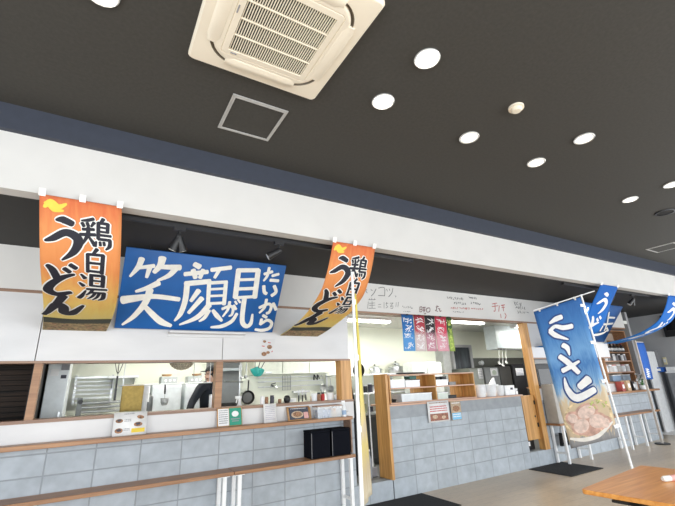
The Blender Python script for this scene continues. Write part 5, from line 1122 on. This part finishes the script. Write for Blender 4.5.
obj('bag', b, black, t, True); obj('tie', B().lathe([(.032, .44), (.036, .45), (.032, .46)], (3.52, 5.47, KF+.001), 12), greyp, t)
X = 3.50; t = thing('grey_bottle', 'grey clear bottle standing beside the black bag inside the doorway', 'bottle', (X, 5.42, KF)); obj('bottle', B().lathe([(0, 0), (.04, 0), (.042, .22), (.018, .30), (.016, .34), (0, .34)], (X, 5.18, KF+.001), 16), M('grey_bottle', (.28, .30, .33), .2), t, True); obj('cap', B().lathe([(.019, .34), (.019, .365), (0, .365)], (X, 5.18, KF+.001), 14), whitem, t, True)
t = thing('broom', 'broom with a white stick leaning beside the oak panel in the doorway', 'broom', (3.62, 5.24, KF)); obj('stick', B().tube([(3.615, 5.26, KF+.12), (3.64, 5.30, 1.35)], .011, 10), whitem, t, True); obj('head', B().box(3.56, 3.65, 5.20, 5.30, KF+.001, KF+.12), greyp, t, bev=.01)

# right hand kitchen: hood, dark equipment wall, inner door
c = [PY(483.5, 322, 5.9), PY(487, 350, 5.9), PY(522, 347.5, 5.9)]
hx0, hx1, hz0 = PY(484.5, 336, 6.5).x, PY(520.5, 335, 6.2).x, PY(505, 349, 6.2).z
t = thing('range_hood', 'big pale blue box hood hanging from the kitchen ceiling left of the oak post', 'hood', ((hx0+hx1)/2, 6.3, hz0))
obj('hood_shell', B().box(hx0, hx1, 6.18, 6.20, hz0, 2.655).box(hx0, hx1, 6.48, 6.50, hz0, 2.655).box(hx0, hx0+.02, 6.20, 6.48, hz0, 2.655).box(hx1-.02, hx1, 6.20, 6.48, hz0, 2.655), hoodm, t); obj('filter', B().box(hx0+.02, hx1-.02, 6.20, 6.48, hz0+.10, hz0+.14), dksteel, t)
obj('lower_lip', B().box(hx0-.01, hx1+.01, 6.165, 6.18, hz0-.03, hz0+.02), dksteel, t)
for px, y1_, lab in ((499, 363, 'steel ladle hanging leftmost under the pale hood'), (502.5, 365, 'steel ladle hanging in the middle under the pale hood'), (506, 362, 'steel ladle hanging rightmost under the pale hood')): ladle((px, px+.5), 350, y1_, 6.15, .04, lab, steel, steel)
x0 = PY(470, 370, 7.2).x
tag(obj('steel_wall_panel', B().box(8.18, 10.94, 7.19, 7.246, KF, PY(500, 358, 7.2).z), M('olive_steel', (.15, .155, .135), .4, .5)), 'dark olive steel wall panel behind the kitchen equipment right of the inner door', 'wall panel')
wz = PY(460, 345, 7.2).z
b = B().box(7.46, 7.53, 7.17, 7.246, KF, wz).box(8.10, 8.17, 7.17, 7.246, KF, wz).box(7.53, 8.10, 7.17, 7.246, wz-.06, wz)
struct('trim_9', b, M('door_frame_grey', (.45, .45, .46), .4))
b = B().box(7.53, 8.10, 7.20, 7.24, KF, wz-.06); d = struct('door_1', b, M('door_dark', (.055, .065, .075), .25, noise=(3, .4, (6, 1, 1)))); obj('door_handle', B().box(8.02, 8.06, 7.16, 7.20, 1.2, 1.35), steel, d)
struct('wall_partition.001', B().box(6.98, 7.20, 7.0, 7.246, KF, 2.2), M('grey_partition', (.45, .46, .45), .5))
def tallbox(px0, px1, y, Y, depth, m, label, z1=None):
    a, c_ = PY(px0, y+15, Y).x, PY(px1, y+15, Y).x; return cabinet('kitchen_fridge', a, c_, Y, Y+depth, KF, PY((px0+px1)/2, y, Y).z, m, label, 'fridge', 1, 'dark fridges at the back of the kitchen')
tallbox(470.5, 484, 368, 6.6, .55, M('olive_light', (.22, .23, .20), .4, .4), 'olive grey fridge with a paper, just right of the inner door')
tallbox(485, 500, 367, 6.6, .55, dksteel, 'dark steel fridge with a picture notice, second from the inner door')
tallbox(500.5, 512, 366, 6.6, .55, M('brownblack_steel', (.05, .048, .042), .35, .4), 'brownish black fridge third from the inner door')
tallbox(513.8, 526, 364, 6.6, .5, black, 'black fridge with a white paper beside the oak post')
poster([(478, 368.5), (482.5, 368.5), (483, 378.5), (478.8, 379)], 6.572, paper, [('lettering', lines(.1, .9, .1, .9, 5, 3), greyp)], 'paper notice on the olive grey fridge', 'notice')
poster([(490.5, 368.5), (497.5, 368), (498, 375.5), (491, 376.5)], 6.572, paper, [('round_picture', [(.5, .55, .3, .32, 0)], M('sage_print', (.45, .50, .40), .7)), ('lettering', lines(.1, .9, .06, .2, 1, 3), greyp)], 'picture notice with a round emblem on the dark steel fridge', 'notice')
poster([(515.5, 368.5), (523, 368), (524, 375), (516.5, 376)], 6.572, paper, [('lettering', lines(.1, .9, .1, .9, 4, 13), M('pale_print', (.50, .48, .56), .7))], 'white paper on the black fridge beside the oak post', 'notice')
c0 = PY(481, 362, 7.0); t = thing('wall_lamp', 'small white round lamp on the olive steel panel', 'lamp', (PY(481, 363, 7.15).x, 7.15, PY(481, 363, 7.15).z)); q = PY(481, 363, 7.15); obj('plate', B().lathe([(0, 0), (.05, 0), (.05, .015), (0, .015)], (q.x, 7.188, q.z), 16, Rx), whitem, t); obj('globe', B().ell((q.x, 7.12, q.z), .055, .05, .06), cool_white, t, True)
for k, px in enumerate((394, 408, 425)):
    X = PY(px, 366, 6.3).x
a, c_ = PY(410, 372, 6.45).x, PY(440, 372, 6.45).x
cabinet('dish_cabinet', a, c_, 6.4, 6.66, KF, PY(425, 362, 6.4).z, M('pale_cabinet', (.66, .69, .66), .35), 'pale cabinet behind the pigeonhole unit, under the cloth banners', 'cabinet', 2)
tag(obj('rolling_pin', B().tube([Vector((4.05, 5.1, 1.6205)), Vector((4.10, 5.1, 1.6205)), Vector((4.58, 5.1, 1.6205)), Vector((4.63, 5.1, 1.6205))], [.008, .014, .014, .008], 12), black, None, True), 'black stick lying on top of the pigeonhole unit', 'rod')

# ------------------------------------------------------------------ the cook
def skin_body(nodes, edges, name, parent, mats, pick):
    me = bpy.data.meshes.new(name); keys = list(nodes); idx = {k: i for i, k in enumerate(keys)}
    off = wl(parent); me.from_pydata([Vector(nodes[k][0]) - off for k in keys], [(idx[a], idx[c]) for a, c in edges], [])
    o = bpy.data.objects.new(name, me); COL.objects.link(o)
    o.modifiers.new('skin', 'SKIN'); o.modifiers['skin'].use_smooth_shade = True
    for k in keys:
        r = nodes[k][1]; r = r if isinstance(r, tuple) else (r, r); sv = me.skin_vertices[0].data[idx[k]]; sv.radius = r; sv.use_root = (k == keys[0])
    md = o.modifiers.new('sub', 'SUBSURF'); md.levels = 2; md.render_levels = 2
    dg = bpy.context.evaluated_depsgraph_get(); dg.update(); m2 = bpy.data.meshes.new_from_object(o.evaluated_get(dg))
    bpy.data.objects.remove(o); m2.name = name
    o = bpy.data.objects.new(name, m2); COL.objects.link(o); o.parent = parent; m2.materials.clear()
    for m in mats: m2.materials.append(m)
    for p in m2.polygons: p.use_smooth = True; p.material_index = pick(Vector(p.center) + off)
    return o
pt = thing('person', 'person in dark navy shirt and black cap, bending beside the middle wooden post', 'person', (1.62, 6.1, KF))
N_ = {'pelvis': ((1.60, 6.10, 1.08), (.15, .12)), 'waist': ((1.58, 6.05, 1.25), (.14, .115)), 'chest': ((1.55, 5.97, 1.45), (.145, .125)), 'neck0': ((1.545, 5.91, 1.58), .075), 'neck': ((1.54, 5.88, 1.625), .055),
      'jaw': ((1.515, 5.85, 1.655), (.062, .066)), 'head': ((1.53, 5.845, 1.71), (.078, .088)), 'crown': ((1.54, 5.85, 1.765), (.068, .075)),
      'nose': ((1.432, 5.815, 1.685), .013)}
E2 = [('pelvis', 'waist'), ('waist', 'chest'), ('chest', 'neck0'), ('neck0', 'neck'), ('neck', 'jaw'), ('jaw', 'head'), ('head', 'crown'), ('jaw', 'nose')]
for s, sh, el, wr, hd in (('a', (1.42, 5.84, 1.575), (1.28, 5.76, 1.36), (1.20, 5.62, 1.20), (1.17, 5.56, 1.15)), ('b', (1.64, 6.02, 1.565), (1.60, 5.84, 1.33), (1.46, 5.66, 1.20), (1.41, 5.60, 1.15))):
    sh, el, wr, hd = map(Vector, (sh, el, wr, hd))
    for k, p, r in (('sh', sh, .078), ('ua', sh.lerp(el, .5), .062), ('el', el, .052), ('fa', el.lerp(wr, .5), .045), ('wr', wr, .030), ('palm', wr.lerp(hd, .6), (.040, .020)), ('kn', hd, (.038, .016))): N_[k+s] = (tuple(p), r)
    E2 += [('chest', 'sh'+s), ('sh'+s, 'ua'+s), ('ua'+s, 'el'+s), ('el'+s, 'fa'+s), ('fa'+s, 'wr'+s), ('wr'+s, 'palm'+s), ('palm'+s, 'kn'+s)]
    d = (hd-wr).normalized(); side = d.cross(Vector((0, 0, 1))).normalized()
    for i, (o_, ln) in enumerate(((-.030, .060), (-.010, .072), (.010, .070), (.030, .055))):
        a_ = hd + side*o_ + d*.012; b_ = a_ + d*ln*.5 + Vector((0, 0, -.008)); c_ = b_ + d*ln*.3 + Vector((0, 0, -.020))
        for nm, p, r in (('f0', a_, .010), ('f1', b_, .009), ('f2', c_, .008)): N_['%s%s%d' % (nm, s, i)] = (tuple(p), r)
        E2 += [('kn'+s, 'f0%s%d' % (s, i)), ('f0%s%d' % (s, i), 'f1%s%d' % (s, i)), ('f1%s%d' % (s, i), 'f2%s%d' % (s, i))]
    th = wr.lerp(hd, .5) + side*(.045 if s == 'b' else -.045)*1; N_['t0'+s] = (tuple(th), .011); N_['t1'+s] = (tuple(th + d*.04 + Vector((0, 0, -.01))), .009); E2 += [('palm'+s, 't0'+s), ('t0'+s, 't1'+s)]
for s, x in (('l', 1.51), ('r', 1.69)):
    for k, p, r in (('hip', (x, 6.10, 1.02), .098), ('kne', (x-.02, 6.06, .68), .066), ('cal', (x, 6.10, .50), .058), ('ank', (x, 6.12, .32), .042), ('toe', (x-.05, 5.97, .275), (.045, .033))): N_[k+s] = (p, r)
    E2 += [('pelvis', 'hip'+s), ('hip'+s, 'kne'+s), ('kne'+s, 'cal'+s), ('cal'+s, 'ank'+s), ('ank'+s, 'toe'+s)]
def pick(c):
    if c.z > 1.60 and (c - Vector((1.54, 5.87, c.z))).length < (.085 if c.z < 1.65 else .2): return 0
    if c.z < 1.22 and c.y < 5.66: return 0
    if c.z < .36: return 3
    return 2 if c.z < 1.06 else 1
body = skin_body(N_, E2, 'body', pt, [skin, shirt, M('dark_trousers', (.02, .02, .022), .9), black], pick)
fd = Vector((-.9, -.35, -.15)).normalized(); hc = Vector((1.53, 5.845, 1.725))
b = B(); b.ell(hc + Vector((.012, .006, .012)), .102, .106, .092, 20)
bmesh.ops.bisect_plane(b.bm, geom=b.bm.verts[:]+b.bm.edges[:]+b.bm.faces[:], plane_co=hc + Vector((-.05, 0, .012)), plane_no=(-.55, -.2, -1), clear_outer=True)
cap = obj('cap', b, blackc, pt, True)
perp = Vector((-fd.y, fd.x, 0)).normalized(); f2 = Vector((fd.x, fd.y, -.12)).normalized()
br = [hc + Vector((0, 0, .030)) + f2*(.085 + .075*math.cos(a_)) + perp*.085*math.sin(a_) for a_ in [-PI/2 + PI*k/10 for k in range(11)]]
obj('brim', B().prism(br, (0, 0, .008)), blackc, cap)
b = B(); b.ell(hc + Vector((.030, .012, -.022)), .082, .096, .072, 16); obj('hair', b, hair, pt, True)
for s in (-1, 1):
    e = hc + fd*.082 + perp*s*.032 + Vector((0, 0, -.004)); obj('eye', B().ell(e, .011, .011, .007, 10), M('eye_dark', (.02, .015, .012), .3), pt, True)
    obj('ear', B().ell(hc + perp*s*.086 + Vector((.012, 0, -.028)), .018, .010, .028, 10), skin, pt, True)
obj('mouth', B().ell(hc + fd*.086 + Vector((0, 0, -.068)), .012, .024, .006, 10), M('lips', (.42, .18, .15), .6), pt, True)
pt.location.x -= .12
tag(obj('mixing_bowl', B().lathe([(0, 0), (.06, 0), (.105, .05), (.11, .052), (.102, .052), (.058, .006), (0, .006)], (1.10, 5.33, 1.101), 24), steel, None, True), 'steel mixing bowl on the prep counter in front of the person', 'bowl')

# ------------------------------------------------------------------ far right: bottle shelves, banner, partition
def slanted(px0, px1, Y): return PY(*px0, Y).x, PY(*px1, Y).x
sx0, sx1 = 10.12, 11.42; sy0, sy1 = 5.08, 5.36
zs = [1.02, 1.30, PY(628, 380.5, sy0).z, PY(628, 371.5, sy0).z, PY(628, 360.5, sy0).z, PY(628, 352, sy0).z, PY(624, 341, sy0).z, PY(622, 331, sy0).z]
t = thing('bottle_shelf', 'tall open wooden shelf unit of bottles and jars beyond the ramen flag', 'shelf unit', ((sx0+sx1)/2, (sy0+sy1)/2, .241))
for x in (sx0, sx1-.05): obj('upright', B().box(x, x+.05, sy0, sy1, .241, zs[-1]), shelf_w, t)
for k, z in enumerate(zs[1:]): obj('shelf', B().box(sx0+.05, sx1-.05, sy0+.002, sy1-.012, z-.022, z), pine_x if k in (2, 3) else shelf_w, t)
obj('back_panel', B().box(sx0+.05, sx1-.05, sy1-.010, sy1, .9, zs[-1]-.03), M('shelf_back', (.42, .34, .27), .7), t)
def jar(x, y, z, r, h, m, cm, name, lab, grp, cat):
    t = thing(name, lab, cat, (x, y, z), grp)
    if name == 'sauce_bottle': prof = [(0, 0), (r, 0), (r, h*.6), (r*.4, h*.75), (r*.36, h*.92), (0, h*.92)]; cp_ = [(r*.42, h*.92), (r*.42, h), (0, h)]
    else: prof = [(0, 0), (r*.95, 0), (r, h*.1), (r, h*.72), (r*.85, h*.82), (0, h*.82)]; cp_ = [(r*.9, h*.82), (r*.9, h*.99), (0, h)]
    obj('body', B().lathe(prof, (x, y, z+.001), 12), m, t, True); obj('cap', B().lathe(cp_, (x, y, z+.001), 12), cm, t, True)
    if name == 'sauce_bottle': obj('label', B().lathe([(r*1.01, h*.2), (r*1.02, h*.2), (r*1.02, h*.45), (r*1.01, h*.45)], (x, y, z+.001), 12), paper, t, True)
    return t
ORD = ['first', 'second', 'third', 'fourth', 'fifth', 'sixth', 'seventh', 'eighth', 'ninth']
def row(n, z, r, h, mats, cms, name, what, grp, cat, y=None, x0=None, x1=None):
    a, c_ = x0 or sx0+.15, x1 or sx1-.15
    for k in range(n): jar(a + (c_-a)*k/max(1, n-1), y or sy0+.10, z, r, h, mats[k % len(mats)], cms[k % len(cms)], name, '%s, %s from the left' % (what, ORD[k]), grp, cat)
row(7, zs[5], .055, .21, [black, M('soy_glass', (.03, .014, .01), .15)], [red, black], 'sauce_bottle', 'dark sauce bottle on the far unit upper shelf', 'dark bottles in the far unit', 'bottle')
row(9, zs[4], .05, .16, [M('dark_jar', (.05, .04, .04), .3), whitem, M('grey_jar', (.25, .24, .25), .4)], [whitem, black], 'glass_jar', 'lidded jar on the far unit middle shelf', 'jars in the far unit', 'jar')
row(6, zs[3], .07, .17, [cool_white, M('pale_jar', (.55, .53, .52), .4)], [pinkp, whitem], 'white_jar', 'pale jar on the far unit lower shelf', 'pale jars in the far unit', 'jar')
for k, (x, w, m, lab) in enumerate(((10.55, .36, M('blue_carton', (.26, .36, .50), .5), 'long blue grey carton in the far shelf unit below the pale jars'), (11.0, .34, M('blue_carton_pale', (.40, .48, .58), .5), 'paler blue carton at the right of the long blue grey carton'))):
    t = thing('carton', lab, 'box', (x, sy0+.12, zs[2]), 'cartons in the far unit'); obj('carton', B().box(x-w/2, x+w/2, sy0+.02, sy0+.22, zs[2]+.001, zs[2]+.12), m, t, bev=.004); obj('lid', B().box(x-w/2-.004, x+w/2+.004, sy0+.016, sy0+.224, zs[2]+.121, zs[2]+.14), cool_white, t)
for x, w, h, m, lab in ((10.05, .13, .20, M('red_tin', (.32, .05, .04), .5), 'dark red tin at the left on the upper far shelf'), (10.30, .15, .22, M('kraft_box', (.48, .33, .20), .6), 'kraft brown box standing on the upper far shelf'), (10.52, .08, .20, black, 'black box right of the kraft brown box on the far shelf')):
    t = thing('shelf_box', lab, 'box', (x, 4.83, 1.101), 'boxes on the far wall shelf'); obj('box', B().box(x-w/2, x+w/2, 4.77, 4.895, 1.101, 1.101+h), m, t, bev=.004); obj('label', B().box(x-w*.3, x+w*.3, 4.767, 4.769, 1.101+h*.3, 1.101+h*.7), paper, t)
rnd = random.Random(4); t = thing('potted_flowers', 'bunch of small white flowers in a pot on the far wall shelf', 'plant', (11.1, 4.83, 1.101))
obj('pot', B().lathe([(0, 0), (.05, 0), (.065, .09), (.058, .09), (.045, .01), (0, .01)], (11.05, 4.83, 1.101), 18), whitem, t, True)
b = B(); b3 = B()
for k in range(40):
    a_ = rnd.uniform(0, 2*PI); l = rnd.uniform(.05, .19); p = Vector((11.05, 4.83, 1.18)); e = p + Vector((math.cos(a_)*l, math.sin(a_)*l*.35, rnd.uniform(.06, .26)))
    b.tube([p, p.lerp(e, .6) + Vector((0, 0, .02)), e], .003, 4)
    for q in range(5): g = a_ + q*2*PI/5; b3.ell(e + Vector((math.cos(g)*.014, math.sin(g)*.012, rnd.uniform(-.006, .006))), .020, .013, .014, 6)
obj('stems', b, leaf, t); obj('flowers', b3, paper, t, True)
bY = 4.60; x0, x1, zt, zb = PY(640.5, 360, bY).x, PY(648.5, 360, bY).x, PY(640, 342.5, bY).z, PY(648, 379.5, bY).z
t = thing('vertical_banner', 'narrow deep blue vertical banner on a post right of the bottle shelves', 'banner', ((x0+x1)/2, bY, 0))
S = Sheet(lambda u, v: Vector((x0+u, bY - .01*math.sin(v*5), zt-v)), x1-x0, zt-zb); obj('cloth', S.cloth(4, 14, .004), bannerblue, t)
bm = bmesh.new()
for k in range(5): v = S.H*(.72 + k*.05); stroke(bm, [(S.W*.3, v), (S.W*.7, v+.02)], .02); stroke(bm, [(S.W*.5, v-.015), (S.W*.45, v+.03)], .02)
S.lay('lettering', bm, paper, t, .003); obj('post', B().box(x0-.05, x0-.015, bY-.02, bY+.02, .02, zt+.04), M('pale_post', (.55, .50, .45), .5), t); obj('arm', B().box(x0-.05, x1, bY+.005, bY+.025, zt, zt+.02), M('pale_post', (.55, .50, .45), .5), t); obj('foot', B().lathe([(0, 0), (.14, 0), (.14, .02), (0, .02)], (x0-.03, bY, .001), 20), blackm, t)
a, c_ = PY(650, 372, 5.1).x, PY(660, 372, 5.1).x; zt = PY(654, 351.5, 5.1).z
t = thing('partition_screen', 'white standing partition screen with a dark grey post at the far right', 'screen', ((a+c_)/2, 5.12, 0)); obj('panel', B().box(a, c_, 5.10, 5.14, .06, zt), whitem, t, bev=.004)
obj('post', B().box(c_+.002, min(c_+.28, 12.95), 5.08, 5.16, .001, zt+.02), M('grey_post', (.20, .20, .21), .5), t, bev=.004)
for x in (a+.1, c_-.1): obj('foot', B().box(x-.03, x+.03, 4.97, 5.27, .001, .06), whitem, t)
def on_wall(name, px, label, cat, m, sub, subm, dep=.02):
    P = [PX(*p, 13.098) for p in px]; y0, y1 = min(p.y for p in P), max(p.y for p in P); z0, z1 = min(p.z for p in P), max(p.z for p in P)
    t = thing(name, label, cat, (13.09, (y0+y1)/2, z0)); obj('panel', B().box(13.098-dep, 13.098, y0, y1, z0, z1), m, t, bev=.004)
    obj(sub, B().box(13.094-dep, 13.097-dep, y0+(y1-y0)*.15, y1-(y1-y0)*.15, z0+(z1-z0)*.3, z1-(z1-z0)*.2), subm, t)
on_wall('wall_television', [(661, 316), (690, 335)], 'black television high on the far grey wall, cut by the right edge', 'television', black, 'screen', M('tv_screen', (.006, .006, .008), .15), .10)
on_wall('yellow_notice', [(662.5, 357.5), (668, 364.5)], 'small pale yellow notice on the far grey wall', 'notice', M('pale_yellow', (.75, .66, .40), .6), 'print', paper)
on_wall('blue_poster', [(671, 376), (684, 400)], 'blue poster low on the far grey wall at the right picture edge', 'poster', M('sky_poster', (.05, .28, .55), .6), 'print', M('poster_pale', (.45, .62, .75), .6))
P = PX(664, 372, 12.7)
t = thing('far_counter', 'low grey counter below the yellow notice by the far wall', 'counter', (12.8, P.y, 0)); obj('body', B().box(12.62, 13.06, P.y-.9, 4.9, .001, P.z-.03), M('counter_grey', (.25, .26, .28), .6), t, bev=.004); obj('top', B().box(12.60, 13.065, P.y-.92, 4.92, P.z-.03, P.z), cool_white, t, bev=.004)
for k, (dy, m, lab) in enumerate(((.1, bannerblue, 'blue pack on the far grey counter under the yellow notice'), (-.2, cool_white, 'white pack on the far grey counter at the picture edge'))):
    t = thing('pack', lab, 'box', (12.75, P.y+dy, P.z), 'packs on the far counter'); obj('pack', B().box(12.65, 12.85, P.y+dy-.12, P.y+dy+.12, P.z+.001, P.z+.12), m, t, bev=.006); obj('label', B().box(12.646, 12.649, P.y+dy-.06, P.y+dy+.06, P.z+.03, P.z+.09), paper, t)
# things behind the tall flag
t = thing('carton_box', 'beige grey carton on the lower counter, between oak post and ramen flag', 'box', (7.53, 4.79, .666)); m = M('greige_carton', (.42, .40, .37), .6)
obj('carton', B().box(7.33, 7.72, 4.68, 4.91, .666, 1.34), m, t, bev=.003); obj('tape', B().box(7.50, 7.55, 4.677, 4.912, 1.10, 1.342), M('carton_tape', (.50, .46, .40), .3), t)
t = thing('black_bag', 'small black bag hanging under the far counter behind the ramen flag', 'bag', (7.75, 4.78, .26)); X = PY(565, 434, 4.75).x
b = B(); b.prism([(X-.12, 4.76, .28), (X+.10, 4.76, .28), (X+.13, 4.76, .47), (X-.09, 4.76, .50)], (0, .06, 0)); obj('bag', b, blackc, t, bev=.012)
obj('strap', B().tube([(X-.08, 4.79, .49), (X-.05, 4.79, .58), (X, 4.79, .625), (X+.05, 4.79, .58), (X+.11, 4.79, .47)], .008, 6), black, t); obj('white_badge', B().box(X-.04, X+.03, 4.752, 4.759, .36, .42), paper, t)
t = thing('wall_monitor', 'black box shelf device in the kitchen opening right of the oak post', 'device', (7.6, 5.3, 1.3)); a, c_ = PY(534, 366, 5.12).x, PY(552, 366, 5.12).x; z1 = PY(540, 358, 5.12).z
obj('body', B().box(a, c_, 5.08, 5.17, 1.301, 1.301+(z1-1.301)*.78), black, t, bev=.006); obj('tray', B().box(a, c_, 5.08, 5.17, 1.305+(z1-1.301)*.78, z1), M('tray_grey', (.28, .28, .28), .4), t, bev=.004); obj('screen', B().box(a+.04, c_-.04, 5.074, 5.08, 1.33, 1.30+(z1-1.301)*.6), M('tv_screen', (.006, .006, .008), .15), t)

t = thing('black_filler', 'black crate added to darken the gap under the orange swing door', 'filler', (6.95, 5.25, KF)); b = B()  # dark box put in so the gap below the door reads dark
b.box(6.80, 7.10, 5.10, 5.12, KF+.001, KF+.30).box(6.80, 7.10, 5.38, 5.40, KF+.001, KF+.30).box(6.80, 6.82, 5.12, 5.38, KF+.001, KF+.30).box(7.08, 7.10, 5.12, 5.38, KF+.001, KF+.30).box(6.82, 7.08, 5.12, 5.38, KF+.001, KF+.02)
obj('filler', b, black, t); obj('rim', B().box(6.79, 7.11, 5.09, 5.10, KF+.27, KF+.31), greyp, t); obj('label', B().box(6.88, 6.98, 5.096, 5.10, KF+.06, KF+.13), paper, t)
